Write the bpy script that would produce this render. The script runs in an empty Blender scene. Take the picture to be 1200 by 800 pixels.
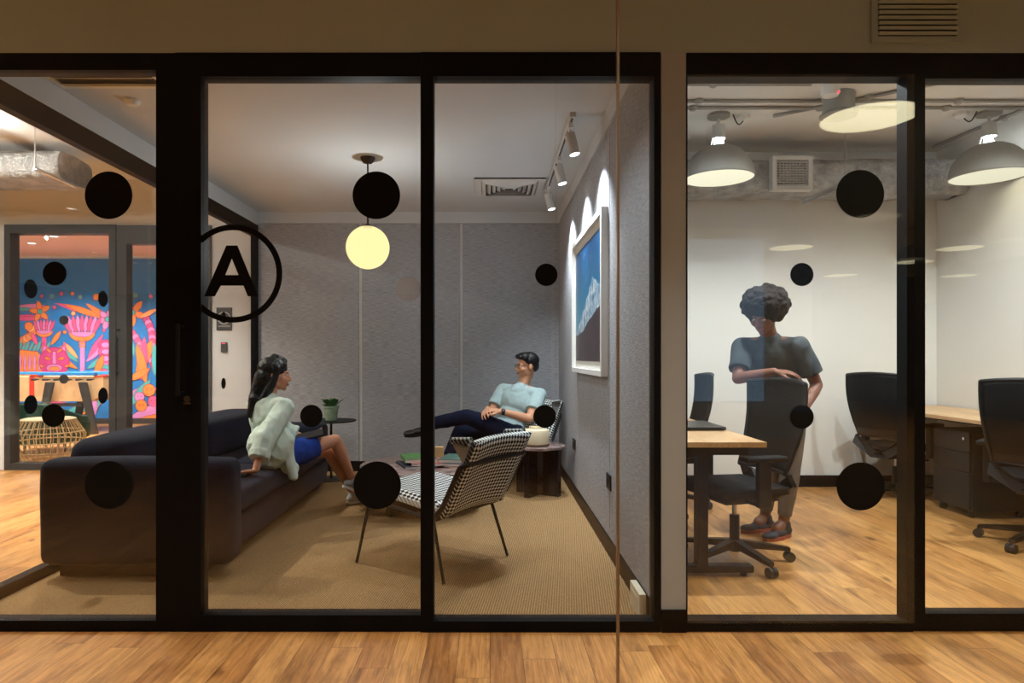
import bpy, bmesh, math, random
from mathutils import Vector, Matrix, noise
random.seed(7)
SC = bpy.context.scene
COL = SC.collection
PI = math.pi
F = 770.0; CX, CY, CH = 574.0, 418.0, 1.19
Y0 = 2.846
def at(px, py, Y): return Vector(((px-CX)/F*Y, Y, CH-(py-CY)/F*Y))
def fx(px): return (px-CX)/F*Y0
def fz(py): return CH-(py-CY)/F*Y0

# ---------------------------------------------------------------- node helper
class NT:
    def __init__(s, name):
        s.m = bpy.data.materials.new(name); s.m.use_nodes = True
        s.t = s.m.node_tree; s.t.nodes.clear()
        s.out = s.t.nodes.new('ShaderNodeOutputMaterial')
    def n(s, typ, **kw):
        x = s.t.nodes.new(typ)
        ins = kw.pop('ins', {})
        for k, v in kw.items(): setattr(x, k, v)
        for k, v in ins.items(): s.set(x, k, v)
        return x
    def set(s, x, k, v):
        i = x.inputs[k]
        if isinstance(v, bpy.types.NodeSocket): s.t.links.new(v, i)
        elif isinstance(v, bpy.types.Node): s.t.links.new(v.outputs[0], i)
        else:
            if isinstance(v, (tuple, list)) and len(v) == 3 and i.type == 'RGBA': v = (*v, 1)
            i.default_value = v
    def math(s, op, a, b=0.0, c=None):
        x = s.n('ShaderNodeMath', operation=op); s.set(x, 0, a); s.set(x, 1, b)
        if c is not None: s.set(x, 2, c)
        return x.outputs[0]
    def obj(s): return s.n('ShaderNodeTexCoord').outputs['Object']
    def mapping(s, v, scale=(1,1,1), loc=(0,0,0), rot=(0,0,0)):
        return s.n('ShaderNodeMapping', ins={'Vector': v, 'Scale': scale, 'Location': loc, 'Rotation': rot}).outputs[0]
    def noise(s, v, scale=5, detail=3, rough=.5):
        return s.n('ShaderNodeTexNoise', ins={'Vector': v, 'Scale': scale, 'Detail': detail, 'Roughness': rough}).outputs[0]
    def ramp(s, f, stops, interp='LINEAR'):
        x = s.n('ShaderNodeValToRGB', ins={'Fac': f}); cr = x.color_ramp; cr.interpolation = interp
        while len(cr.elements) < len(stops): cr.elements.new(.5)
        for e, (p, c) in zip(cr.elements, stops): e.position = p; e.color = (*c, 1) if len(c) == 3 else c
        return x.outputs[0]
    def mix(s, f, a, b, mode='MIX'):
        x = s.n('ShaderNodeMix', data_type='RGBA', blend_type=mode)
        s.set(x, 0, f); s.set(x, 6, a); s.set(x, 7, b); return x.outputs[2]
    def bsdf(s, col, rough=.6, metal=0, spec=.5, bump=None, bs=.2, bd=.01, **kw):
        b = s.n('ShaderNodeBsdfPrincipled')
        s.set(b, 'Base Color', col); s.set(b, 'Roughness', rough); s.set(b, 'Metallic', metal); s.set(b, 'Specular IOR Level', spec)
        for k, v in kw.items(): s.set(b, k, v)
        if bump is not None:
            s.set(b, 'Normal', s.n('ShaderNodeBump', ins={'Height': bump, 'Strength': bs, 'Distance': bd}))
        return b
    def fin(s, sh):
        s.t.links.new(sh.outputs[0] if isinstance(sh, bpy.types.Node) else sh, s.out.inputs[0]); return s.m
def srgb(*c): return tuple(((x/255)/12.92 if x/255 <= .04045 else ((x/255+.055)/1.055)**2.4) for x in c)
M = {}
def plain(name, col, rough=.6, metal=0, spec=.5, var=.06, nscale=9, bump=.0, **kw):
    t = NT(name); o = t.obj(); nz = t.noise(o, nscale, 4)
    a = tuple(max(0, x*(1-var)) for x in col); b = tuple(min(1, x*(1+var)) for x in col)
    c = t.ramp(nz, [(.3, a), (.7, b)])
    M[name] = t.fin(t.bsdf(c, rough, metal, spec, bump=nz if bump else None, bs=bump, **kw)); return M[name]
plain('wall_paint', srgb(214,217,220), .85, spec=.2, var=.02, nscale=2)
plain('pier_paint', srgb(168,174,182), .85, spec=.2, var=.02, nscale=2)
plain('header_paint', srgb(166,180,178), .85, spec=.2, var=.03, nscale=2)
plain('corridor_paint', srgb(222,216,204), .85, spec=.2, var=.02, nscale=2)
plain('room_b_paint', srgb(226,223,216), .85, spec=.2, var=.02, nscale=1.5)
plain('ceiling_paint', srgb(200,204,206), .9, spec=.2, var=.03, nscale=1.5)
plain('concrete_ceiling', srgb(226,224,220), .9, spec=.2, var=.05, nscale=2.5, bump=.08)
plain('pink_lit_ceiling', srgb(225,185,170), .9, spec=.2, var=.03, nscale=2)  # pink light of the games room is put into this ceiling colour
plain('black_metal', srgb(11,11,13), .5, spec=.12, var=.15)
plain('black_powder', srgb(18,18,20), .45, spec=.25, var=.15)
plain('dark_frame', srgb(52,54,56), .5, spec=.4, var=.1)
plain('vinyl_black', srgb(10,10,11), .7, spec=.15, var=.1)
plain('white_plastic', srgb(225,224,220), .45, var=.02)
plain('white_metal', srgb(205,204,200), .5, var=.03)
plain('lamp_grey', srgb(152,150,144), .6, var=.05, nscale=14)
plain('off_white', srgb(228,220,196), .5, var=.03)
plain('chrome', srgb(210,210,212), .2, metal=1, var=.03)
plain('rubber', srgb(32,32,33), .6, var=.1)
plain('chair_black', srgb(13,14,17), .75, spec=.3, var=.15, nscale=60, bump=.1)
plain('chair_plastic', srgb(20,21,24), .5, var=.1)
plain('leaf', srgb(58,104,52), .45, var=.4, nscale=25)
plain('pot_green', srgb(146,164,136), .7, var=.2, nscale=20)
plain('soil', srgb(50,38,28), .95, var=.3, nscale=60)
plain('jar_cream', srgb(226,210,176), .55, var=.05, nscale=14)
plain('jar_foot', srgb(120,95,70), .8, var=.2, nscale=30)
plain('skin_man', srgb(206,150,116), .5, spec=.35, var=.05, nscale=12)
plain('skin_woman', srgb(196,138,108), .5, spec=.35, var=.05, nscale=12)
plain('skin_dark', srgb(128,84,66), .5, spec=.35, var=.06, nscale=12)
plain('lips', srgb(168,92,80), .5, var=.05)
plain('eye_white', srgb(230,226,220), .25, var=.02)
plain('iris', srgb(28,20,16), .2, var=.05)
plain('hair_black', srgb(20,17,16), .42, spec=.4, var=.4, nscale=90, bump=.3)
plain('hair_curly', srgb(40,34,32), .8, spec=.2, var=.5, nscale=60, bump=.5)
plain('tee_grey', srgb(164,184,184), .85, spec=.15, var=.05, nscale=18, bump=.25)
plain('shirt_mint', srgb(206,220,206), .85, spec=.15, var=.05, nscale=9, bump=.3)
plain('skirt_blue', srgb(22,58,142), .8, spec=.2, var=.1, nscale=15, bump=.2)
plain('denim', srgb(18,24,46), .85, spec=.15, var=.2, nscale=22, bump=.3)
plain('tee_charcoal', srgb(74,80,84), .85, spec=.15, var=.12, nscale=18, bump=.25)
plain('legging_grey', srgb(112,106,102), .8, spec=.2, var=.08, nscale=18, bump=.2)
plain('shoe_black', srgb(18,18,20), .5, var=.15)
plain('shoe_grey', srgb(150,156,158), .7, var=.08)
plain('shoe_navy', srgb(36,42,56), .7, var=.15)
plain('sole_white', srgb(214,210,200), .6, var=.04)
plain('sole_red', srgb(150,70,56), .6, var=.04)
plain('watch_black', srgb(12,12,14), .3, var=.1)
plain('green_velvet', srgb(20,72,62), .8, spec=.2, var=.15, nscale=20)
plain('rattan', srgb(206,178,130), .6, var=.15, nscale=40)
plain('foos_wood', srgb(214,180,138), .5, var=.06, nscale=8)
plain('foos_blue', srgb(40,130,210), .4, var=.05)
plain('foos_red', srgb(210,60,45), .5, var=.05)
plain('book_green', srgb(70,112,60), .6, var=.5, nscale=30)
plain('book_teal', srgb(60,92,80), .6, var=.15, nscale=10)
plain('book_rose', srgb(190,110,104), .6, var=.45, nscale=30)
plain('book_navy', srgb(44,50,66), .6, var=.3, nscale=30)
plain('paper', srgb(226,222,212), .8, var=.04, nscale=80)
plain('block_wood', srgb(200,158,108), .6, var=.1, nscale=20)
plain('brass', srgb(120,96,66), .35, metal=.8, var=.1)
plain('glass_edge', srgb(150,132,110), .3, metal=.5, var=.15, nscale=3)
plain('laptop_black', srgb(20,21,24), .35, var=.08)
plain('lacquer', srgb(9,11,18), .14, spec=.5, var=.1)
plain('teal_cord', srgb(30,30,30), .5)

def emis(name, col, st, p=None):
    t = NT(name)
    if p is None: s_ = st
    else:
        g = t.n('ShaderNodeNewGeometry')
        d = t.n('ShaderNodeVectorMath', operation='DOT_PRODUCT', ins={0: g.outputs['Incoming'], 1: g.outputs['Normal']}).outputs['Value']
        s_ = t.math('MULTIPLY', t.math('POWER', t.math('MAXIMUM', d, .0), p), st)
    e = t.n('ShaderNodeEmission', ins={'Color': col, 'Strength': s_}); M[name] = t.fin(e); return M[name]
WARM = (1.0, .86, .50)
emis('hall_diffuser', (1, .89, .56), 33, 1)
plain('hall_dark', srgb(120,116,108), .85, spec=.2)
emis('room_diffuser', (1, .93, .70), 4.8, 1)
emis('room_diffuser_wide', (1, .97, .90), 62, 1)
emis('downlight_glow', (1, .95, .85), 40, 1)
emis('spot_glow', (.92, .96, 1), 12)
emis('bulb_glow', (.92, .97, 1), 55)
emis('sky_glow', (.50, .72, 1), 1.1)
emis('red_led', (1, .05, .08), 3)
# opal globe: glowing frosted glass that lets its own bulb through
t = NT('opal_glass')
M['opal_glass'] = t.fin(t.n('ShaderNodeMixShader', ins={0: .35, 1: t.n('ShaderNodeEmission', ins={'Color': (1, .80, .37), 'Strength': 1.55}), 2: t.n('ShaderNodeBsdfTransparent')}))
# clear glass
def glass(name, tint, ior=1.5, gain=1.0):
    t = NT(name); g = t.n('ShaderNodeNewGeometry')
    io = t.math('MULTIPLY_ADD', g.outputs['Backfacing'], 1/ior-ior, ior)
    fr = t.n('ShaderNodeFresnel', ins={'IOR': io})
    f = t.math('MINIMUM', t.math('MULTIPLY', fr, gain), 1.0)
    M[name] = t.fin(t.n('ShaderNodeMixShader', ins={0: f, 1: t.n('ShaderNodeBsdfTransparent', ins={'Color': tint}), 2: t.n('ShaderNodeBsdfGlossy', ins={'Color': (1, 1, 1), 'Roughness': 0.0})}))
glass('clear_glass', (.965, .975, .97), 1.5, .85)
glass('screen_glass', (.97, .975, .97), 1.5, .08)
glass('far_glass', (.95, .96, .965))
# translucent pale grey for the round disc on the door glass
t = NT('pale_translucent')
M['pale_translucent'] = t.fin(t.n('ShaderNodeMixShader', ins={0: .3, 1: t.n('ShaderNodeBsdfTransparent'), 2: t.bsdf(srgb(215, 215, 220), .9)}))

# wood planks running along Y
def planks(name, light, mid, dark, W=.13, L=1.35, rough=.34):
    t = NT(name); o = t.obj(); s = t.n('ShaderNodeSeparateXYZ', ins={0: o}); x, y = s.outputs[0], s.outputs[1]
    xs = t.math('DIVIDE', x, W); row = t.math('FLOOR', xs); fxx = t.math('FRACT', xs)
    r1 = t.n('ShaderNodeTexWhiteNoise', noise_dimensions='1D', ins={'W': row}).outputs[0]
    ys = t.math('ADD', t.math('DIVIDE', y, L), t.math('MULTIPLY', r1, 7.3)); c = t.math('FLOOR', ys); fy = t.math('FRACT', ys)
    cv = t.n('ShaderNodeCombineXYZ', ins={0: row, 1: c})
    wn = t.n('ShaderNodeTexWhiteNoise', noise_dimensions='2D', ins={'Vector': cv}); r2 = wn.outputs[0]
    off = t.n('ShaderNodeCombineXYZ', ins={0: t.math('MULTIPLY', r2, 31), 1: t.math('MULTIPLY', r2, 17), 2: t.math('MULTIPLY', r2, 9)})
    v = t.n('ShaderNodeVectorMath', operation='ADD', ins={0: o, 1: off}).outputs[0]
    g1 = t.noise(t.mapping(v, (26, 1.6, 1)), 2.2, 6, .62)
    g2 = t.noise(t.mapping(v, (9, 2.2, 1)), 1.6, 3, .5)
    wv = t.n('ShaderNodeTexWave', wave_type='BANDS', bands_direction='X', ins={'Vector': t.mapping(v, (4.5, .55, 1)), 'Scale': 5, 'Distortion': 9, 'Detail': 3, 'Detail Scale': 1.2}).outputs[1]
    base = t.ramp(r2, [(0, dark), (.22, mid), (.45, light), (.6, mid), (.8, tuple(min(1, a*1.12) for a in light)), (1, tuple(a*.7+b*.3 for a, b in zip(dark, light)))])
    c1 = t.mix(.46, base, t.ramp(g1, [(.3, tuple(a*.62 for a in base_c(mid))), (.62, tuple(min(1, a*1.18) for a in base_c(light)))]), 'MIX')
    c2 = t.mix(t.math('MULTIPLY', t.math('MULTIPLY', wv, t.math('GREATER_THAN', r2, .45)), .24), c1, tuple(a*.55 for a in mid))
    bl = t.noise(t.mapping(v, (6, 1.1, 1)), 2.4, 5, .65)
    c2 = t.mix(t.ramp(bl, [(.50, (0,)*3), (.68, (.55,)*3)]), c2, tuple(a*.55 for a in dark))
    c2 = t.mix(t.ramp(bl, [(.3, (.35,)*3), (.42, (0,)*3)]), c2, tuple(min(1, a*1.25) for a in light))
    kn = t.n('ShaderNodeTexVoronoi', ins={'Vector': t.mapping(v, (1.0, .55, 1)), 'Scale': 3.1}).outputs['Distance']
    kf = t.ramp(kn, [(.0, (1,)*3), (.05, (.75,)*3), (.11, (0,)*3)])
    kf2 = t.math('MULTIPLY', kf, t.math('GREATER_THAN', g2, .5))
    c3 = t.mix(t.math('MULTIPLY', kf2, .8), c2, tuple(a*.22 for a in dark))
    gap = t.math('MAXIMUM', t.math('LESS_THAN', fxx, .018), t.math('LESS_THAN', fy, .0022))
    c4 = t.mix(t.math('MULTIPLY', gap, .6), c3, tuple(a*.3 for a in dark))
    h = t.math('SUBTRACT', g1, t.math('MULTIPLY', gap, .8))
    M[name] = t.fin(t.bsdf(c4, t.math('MULTIPLY_ADD', g1, .22, rough-.08), spec=.4, bump=h, bs=.12, bd=.004))
def base_c(c): return c
planks('oak_planks', srgb(214,160,96), srgb(178,118,62), srgb(128,76,40))
# sisal carpet
t = NT('sisal'); o = t.obj()
mp = t.mapping(o, (1, 1, 1), rot=(0, 0, .12))
w1 = t.n('ShaderNodeTexWave', wave_type='BANDS', bands_direction='X', ins={'Vector': mp, 'Scale': 26, 'Distortion': 2.2, 'Detail': 2, 'Detail Scale': 8}).outputs[1]
w2 = t.n('ShaderNodeTexWave', wave_type='BANDS', bands_direction='Y', ins={'Vector': mp, 'Scale': 34, 'Distortion': 2.2, 'Detail': 2, 'Detail Scale': 8}).outputs[1]
ww = t.math('MULTIPLY', w1, w2); nn = t.noise(o, 160, 3); mixf = t.math('ADD', t.math('MULTIPLY', ww, .6), t.math('MULTIPLY', nn, .5))
c = t.ramp(mixf, [(.15, srgb(96,70,44)), (.45, srgb(156,124,84)), (.85, srgb(204,174,130))])
c = t.mix(t.math('MULTIPLY', t.noise(o, 1.3, 3), .25), c, srgb(128,98,64))
M['sisal'] = t.fin(t.bsdf(c, .95, spec=.1, bump=mixf, bs=.6, bd=.004))
# grey wall fabric, horizontal slubs (same vertical scale whatever way the wall faces)
t = NT('wall_fabric'); o = t.obj()
n1 = t.noise(t.mapping(o, (14, 14, 260)), 1, 3, .6); n2 = t.noise(t.mapping(o, (300, 300, 60)), 1, 2); n3 = t.noise(o, 1.2, 2)
f = t.math('ADD', t.math('MULTIPLY', n1, .6), t.math('ADD', t.math('MULTIPLY', n2, .3), t.math('MULTIPLY', n3, .1)))
M['wall_fabric'] = t.fin(t.bsdf(t.ramp(f, [(.36, srgb(128,130,134)), (.64, srgb(190,191,195))]), .95, spec=.1, bump=f, bs=.3, bd=.003))
# check woven chair fabric
t = NT('check_fabric'); o = t.obj(); s = t.n('ShaderNodeSeparateXYZ', ins={0: o})
u = s.outputs[0]; v = t.math('SUBTRACT', t.math('MULTIPLY', s.outputs[2], .8), s.outputs[1])
k = 2*PI/.0265
su = t.math('SINE', t.math('MULTIPLY', u, k)); sv = t.math('SINE', t.math('MULTIPLY', v, k))
g = t.math('ADD', su, sv)
c = t.ramp(t.math('MULTIPLY_ADD', g, .25, .5), [(.0, srgb(14,15,17)), (.44, srgb(18,19,22)), (.58, srgb(226,230,226)), (1, srgb(236,238,234))])
M['check_fabric'] = t.fin(t.bsdf(c, .9, spec=.1, bump=t.noise(o, 250, 2), bs=.25, bd=.003))
# sofa fabric
t = NT('navy_fabric'); o = t.obj(); nz = t.noise(o, 190, 3); n2 = t.noise(o, 4, 3)
c = t.mix(.5, t.ramp(nz, [(.3, srgb(10,14,26)), (.7, srgb(20,26,44))]), t.ramp(n2, [(.3, srgb(12,17,31)), (.7, srgb(18,24,42))]))
M['navy_fabric'] = t.fin(t.bsdf(c, .9, spec=.15, bump=nz, bs=.3, bd=.003, **{'Sheen Weight': .05}))
# marble
t = NT('rose_marble'); o = t.obj(); nz = t.noise(o, 9, 8, .7); n2 = t.noise(t.mapping(o, (1, 1, 1), (3, 3, 3)), 17, 6, .7)
c = t.ramp(nz, [(.34, srgb(60,50,50)), (.46, srgb(112,98,96)), (.55, srgb(150,134,130)), (.64, srgb(88,80,82)), (.74, srgb(206,196,190))])
c = t.mix(t.ramp(n2, [(.48, (0,)*3), (.56, (.4,)*3), (.6, (0,)*3)]), c, srgb(180,128,108))
M['rose_marble'] = t.fin(t.bsdf(c, .16, spec=.6))
# desk wood
t = NT('desk_wood'); o = t.obj(); s = t.n('ShaderNodeSeparateXYZ', ins={0: o})
r = t.n('ShaderNodeTexWhiteNoise', noise_dimensions='2D', ins={'Vector': t.n('ShaderNodeCombineXYZ', ins={0: t.math('FLOOR', t.math('MULTIPLY', s.outputs[0], 14)), 1: t.math('FLOOR', t.math('MULTIPLY', s.outputs[1], 3.3))})}).outputs[0]
gr = t.noise(t.mapping(o, (40, 4, 40)), 2, 4, .6)
c = t.mix(.45, t.ramp(r, [(0, srgb(190,146,98)), (1, srgb(226,190,146))]), t.ramp(gr, [(.3, srgb(180,134,88)), (.7, srgb(232,198,156))]))
M['desk_wood'] = t.fin(t.bsdf(c, .4, spec=.4))
# foil duct
t = NT('foil'); o = t.obj(); nz = t.noise(t.mapping(o, (1, 1, 1)), 9, 6, .7); n2 = t.noise(t.mapping(o, (60, 60, 60)), 1, 2)
M['foil'] = t.fin(t.bsdf(t.ramp(nz, [(.3, srgb(130,132,134)), (.7, srgb(206,206,204))]), .36, .75, bump=t.math('ADD', nz, t.math('MULTIPLY', n2, .1)), bs=.9, bd=.05))
# photo print: deep sky
t = NT('sky_print'); o = t.obj(); s = t.n('ShaderNodeSeparateXYZ', ins={0: o})
nz = t.noise(t.mapping(o, (1, 1.5, 3)), 2.2, 5, .6)
c = t.ramp(t.math('ADD', s.outputs[2], t.math('MULTIPLY', nz, .25)), [(.1, srgb(130,180,190)), (.45, srgb(56,140,166)), (.75, srgb(26,96,134)), (1, srgb(18,70,112))])
c = t.mix(t.ramp(nz, [(.62, (0,)*3), (.8, (.5,)*3)]), c, srgb(190,205,220))
M['sky_print'] = t.fin(t.bsdf(c, .35))
t = NT('snow_print'); o = t.obj(); nz = t.noise(t.mapping(o, (1, 5, 3)), 4, 7, .75)
M['snow_print'] = t.fin(t.bsdf(t.ramp(nz, [(.36, srgb(50,96,128)), (.48, srgb(100,140,164)), (.58, srgb(214,216,216))]), .35))
t = NT('slope_print'); o = t.obj(); nz = t.noise(o, 7, 6, .7)
M['slope_print'] = t.fin(t.bsdf(t.ramp(nz, [(.35, srgb(34,34,48)), (.65, srgb(76,58,62))]), .35))
for nm, c in dict(mural_blue=(38,118,188), mural_blue_deep=(30,92,160), mural_teal=(76,172,176), mural_orange=(232,134,66), mural_pink=(218,88,140), mural_lilac=(208,134,196), mural_magenta=(196,66,128), mural_cream=(240,170,110), mural_line=(150,40,66)).items():
    plain(nm, srgb(*c), .6, spec=.3, var=.04, nscale=4)

# ---------------------------------------------------------------- mesh helper
W = {}     # object -> world matrix of its thing
def tag(o, label=None, cat=None, group=None, kind=None):
    if label: o['label'] = label
    if cat: o['category'] = cat
    if group: o['group'] = group
    if kind: o['kind'] = kind
    return o
def thing(name, label, cat, loc=(0,0,0), rz=0, group=None, kind=None):
    o = bpy.data.objects.new(name, None); COL.objects.link(o); o.empty_display_size = .05
    o.location = loc; o.rotation_euler = (0, 0, rz)
    W[o] = Matrix.Translation(loc) @ Matrix.Rotation(rz, 4, 'Z')
    return tag(o, label, cat, group, kind)
class MB:
    def __init__(s): s.b = bmesh.new(); s.mi = 0
    def _mark(s, verts):
        for f in {f for v in verts for f in v.link_faces}: f.material_index = s.mi
    def box(s, lo, hi, rot=None, bev=0):
        lo, hi = Vector(lo), Vector(hi); c = (lo+hi)/2; d = hi-lo
        m = Matrix.Translation(c) @ (rot.to_4x4() if rot is not None else Matrix()) @ Matrix.Diagonal((*d, 1))
        r = bmesh.ops.create_cube(s.b, size=1, matrix=m); s._mark(r['verts'])
        if bev:
            es = list({e for v in r['verts'] for e in v.link_edges})
            q = bmesh.ops.bevel(s.b, geom=es, offset=bev, segments=3, profile=.5, affect='EDGES')
            for f in q['faces']: f.material_index = s.mi
        return s
    def cbox(s, c, d, rot=None, bev=0):
        c, d = Vector(c), Vector(d); return s.box(c-d/2, c+d/2, rot, bev)
    def cyl(s, a, b, r1, r2=None, seg=20, cap=True):
        a, b = Vector(a), Vector(b); r2 = r1 if r2 is None else r2; d = b-a
        q = d.to_track_quat('Z', 'Y').to_matrix().to_4x4()
        r = bmesh.ops.create_cone(s.b, cap_ends=cap, segments=seg, radius1=r1, radius2=r2, depth=d.length, matrix=Matrix.Translation((a+b)/2) @ q); s._mark(r['verts']); return s
    def ball(s, c, r, sub=3, rot=None):
        r = (r, r, r) if not hasattr(r, '__len__') else r
        m = Matrix.Translation(c) @ (rot.to_4x4() if rot is not None else Matrix()) @ Matrix.Diagonal((*r, 1))
        q = bmesh.ops.create_icosphere(s.b, subdivisions=sub, radius=1, matrix=m); s._mark(q['verts']); return s
    def cap(s, a, b, r1, r2=None, sub=2, seg=16):   # round ended limb
        r2 = r1 if r2 is None else r2
        s.cyl(a, b, r1, r2, seg); s.ball(a, r1, sub); s.ball(b, r2, sub); return s
    def tube(s, pts, r, seg=8):
        for a, b in zip(pts[:-1], pts[1:]): s.cyl(a, b, r, r, seg)
        for p in pts[1:-1]: s.ball(p, r, 1)
        return s
    def lathe(s, c, prof, seg=32, axis=None):
        c = Vector(c); R = axis if axis is not None else Matrix()
        rings = []
        for r, z in prof:
            if r < 1e-6: rings.append([s.b.verts.new(c + R @ Vector((0, 0, z)))])
            else: rings.append([s.b.verts.new(c + R @ Vector((r*math.cos(2*PI*i/seg), r*math.sin(2*PI*i/seg), z))) for i in range(seg)])
        for A, B in zip(rings[:-1], rings[1:]):
            for i in range(seg):
                j = (i+1) % seg
                a0, a1, b0, b1 = A[i % len(A)], A[j % len(A)], B[i % len(B)], B[j % len(B)]
                vs = []
                for v in (a0, a1, b1, b0):
                    if v not in vs: vs.append(v)
                if len(vs) >= 3: s.b.faces.new(vs).material_index = s.mi
        return s
    def prism(s, pts, ext):      # polygon of 3-D points extruded by vector ext
        ext = Vector(ext); A = [s.b.verts.new(Vector(p)) for p in pts]; B = [s.b.verts.new(Vector(p)+ext) for p in pts]
        n = len(A); fs = [s.b.faces.new(A[::-1]), s.b.faces.new(B)]
        for i in range(n): fs.append(s.b.faces.new((A[i], A[(i+1) % n], B[(i+1) % n], B[i])))
        for f in fs: f.material_index = s.mi
        return s
    def poly(s, pts):
        f = s.b.faces.new([s.b.verts.new(Vector(p)) for p in pts]); f.material_index = s.mi; return s
    def grid(s, fn, nu, nv, close=False):
        V = [[s.b.verts.new(fn(i/(nu-1), j/(nv-1))) for j in range(nv)] for i in range(nu)]
        for i in range(nu-1):
            for j in range(nv-1): s.b.faces.new((V[i][j], V[i+1][j], V[i+1][j+1], V[i][j+1])).material_index = s.mi
        return s
    def build(s, name, mats, parent=None, loc=None, smooth=False, mods=(), autos=True):
        if not isinstance(mats, (list, tuple)): mats = [mats]
        bmesh.ops.recalc_face_normals(s.b, faces=s.b.faces[:])
        o = bpy.data.objects.new(name, None or bpy.data.meshes.new(name)); COL.objects.link(o)
        if parent is not None:
            w = W[parent]; W[o] = w; s.b.transform(w.inverted()); o.parent = parent
        elif loc is not None:
            w = Matrix.Translation(loc); W[o] = w; s.b.transform(w.inverted()); o.location = loc
        else:
            W[o] = Matrix()
        s.b.to_mesh(o.data); s.b.free()
        for m in mats: o.data.materials.append(M[m] if isinstance(m, str) else m)
        if smooth:
            for p in o.data.polygons: p.use_smooth = True
            if autos:
                try:
                    o.data.set_sharp_from_angle(angle=math.radians(38))
                except Exception: pass
        for k in mods:
            md = o.modifiers.new(k[0], k[1])
            for a, v in k[2].items(): setattr(md, a, v)
        return o
def bake(o):        # replace an object's mesh with its modified mesh
    dg = bpy.context.evaluated_depsgraph_get(); dg.update()
    me = bpy.data.meshes.new_from_object(o.evaluated_get(dg)); old = o.data; o.modifiers.clear(); o.data = me; bpy.data.meshes.remove(old); return o
def copy_tree(o, loc, rz, label=None, group=None):
    c = o.copy(); COL.objects.link(c); c.location = loc; c.rotation_euler = (0, 0, rz)
    if label: c['label'] = label
    if group: c['group'] = group
    for ch in list(o.children):
        d = ch.copy(); COL.objects.link(d); d.parent = c
        for g in list(ch.children):
            e = g.copy(); COL.objects.link(e); e.parent = d
    return c
def struct(name, mb, mat, label=None, cat=None):
    o = mb.build(name, mat); return tag(o, label, cat, None, 'structure')
# ---------------------------------------------------------------- the shell
ZC = 3.07
struct('floor', MB().box((-12, -14, -.1), (10, 13, 0)), 'oak_planks', 'warm oak plank floor running through corridor and rooms', 'floor')
struct('ceiling', MB().box((-12, -14, ZC), (10, 13, ZC+.1)), 'concrete_ceiling', 'pale painted concrete ceiling above corridor and work room', 'ceiling')
struct('wall_header', MB().box((-2.5, Y0, fz(62)), (5.5, Y0+.1, ZC)), 'header_paint', 'dim plaster wall above the black glass frames', 'wall')
struct('wall_middle', MB().box((.742, Y0+.001, 0), (fx(804), 6.94, ZC)), 'pier_paint', 'pale wall end between the two glazed rooms', 'wall')
struct('baseboard_middle', MB().box((fx(775), Y0-.012, 0), (fx(804)-.001, Y0+.03, fz(714))), 'black_metal', 'black skirting block round the pale wall end', 'baseboard')
struct('wall_back', MB().box((-2.42, 6.84, 0), (.742, 6.94, ZC)), 'wall_paint', 'lounge back wall behind the grey fabric panels', 'wall')
# lounge ceiling and bulkheads
struct('ceiling_lounge', MB().box((-2.47, 2.93, 2.69), (.742, 6.84, 2.75)), 'ceiling_paint', 'smooth blue-white ceiling of the lounge', 'ceiling')
struct('wall_left_bulkhead', MB().box((-2.48, 2.93, 2.552), (-2.40, 6.84, 2.69)), 'ceiling_paint', 'white bulkhead above the side glass wall', 'wall')
struct('trim_1', MB().box((-2.40, 6.80, 2.572), (.742, 6.84, 2.69)), 'ceiling_paint', 'white strip above the back fabric panels', 'trim')
struct('trim_2', MB().box((.705, 2.95, 2.572), (.742, 6.80, 2.69)), 'ceiling_paint', 'white strip above the fabric panels behind the picture', 'trim')
# fabric wall panels, one thing each
def panel(lo, hi, label, group): 
    o = MB().box(lo, hi, bev=.004).build('fabric_panel', 'wall_fabric', loc=(lo[0], lo[1], lo[2])); tag(o, label, 'wall panel', group)
    o['kind'] = 'structure'; o.name = 'wall_panel'; return o
xs = [-2.40, -1.355, -1.325, -.308, -.282, .72]
panel((xs[0], 6.805, .11), (xs[1], 6.84, 2.57), 'grey fabric panel on the back wall behind the plant', None)
panel((xs[2], 6.805, .11), (xs[3], 6.84, 2.57), 'grey fabric panel on the back wall behind the globe lamp', None)
panel((xs[4], 6.805, .11), (xs[5], 6.84, 2.57), 'grey fabric panel on the back wall behind the seated man', None)
tm = MB(); tm.box((xs[1], 6.815, .11), (xs[2], 6.84, 2.57)); struct('trim_3', tm, 'white_metal', 'pale strip between the plant panel and the globe lamp panel', 'trim')
tm = MB(); tm.box((xs[3], 6.815, .11), (xs[4], 6.84, 2.57)); struct('trim_4', tm, 'white_metal', 'pale strip between the globe lamp panel and the corner panel', 'trim')
for a, b, l in ((5.36, 6.80, 'grey fabric panel on the picture wall nearest the corner'), (3.93, 5.35, 'grey fabric panel behind the framed mountain photo'), (2.95, 3.92, 'grey fabric panel nearest the glass front')):
    panel((.715, a, .11), (.742, b, 2.57), l, None)
struct('baseboard_back', MB().box((-2.38, 6.80, .006), (.72, 6.84, .105)), 'black_metal', 'black skirting along the lounge back wall', 'baseboard')
struct('baseboard_right', MB().box((.708, 2.96, .006), (.742, 6.80, .105)), 'black_metal', 'black skirting along the picture wall', 'baseboard')
# carpet of the lounge
o = MB().box((-2.39, 2.93, 0), (.742, 6.84, .006)).build('carpet', 'sisal'); tag(o, 'woven tan sisal carpet covering the lounge floor', 'carpet', None, 'structure'); o.name = 'floor_lounge'
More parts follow.
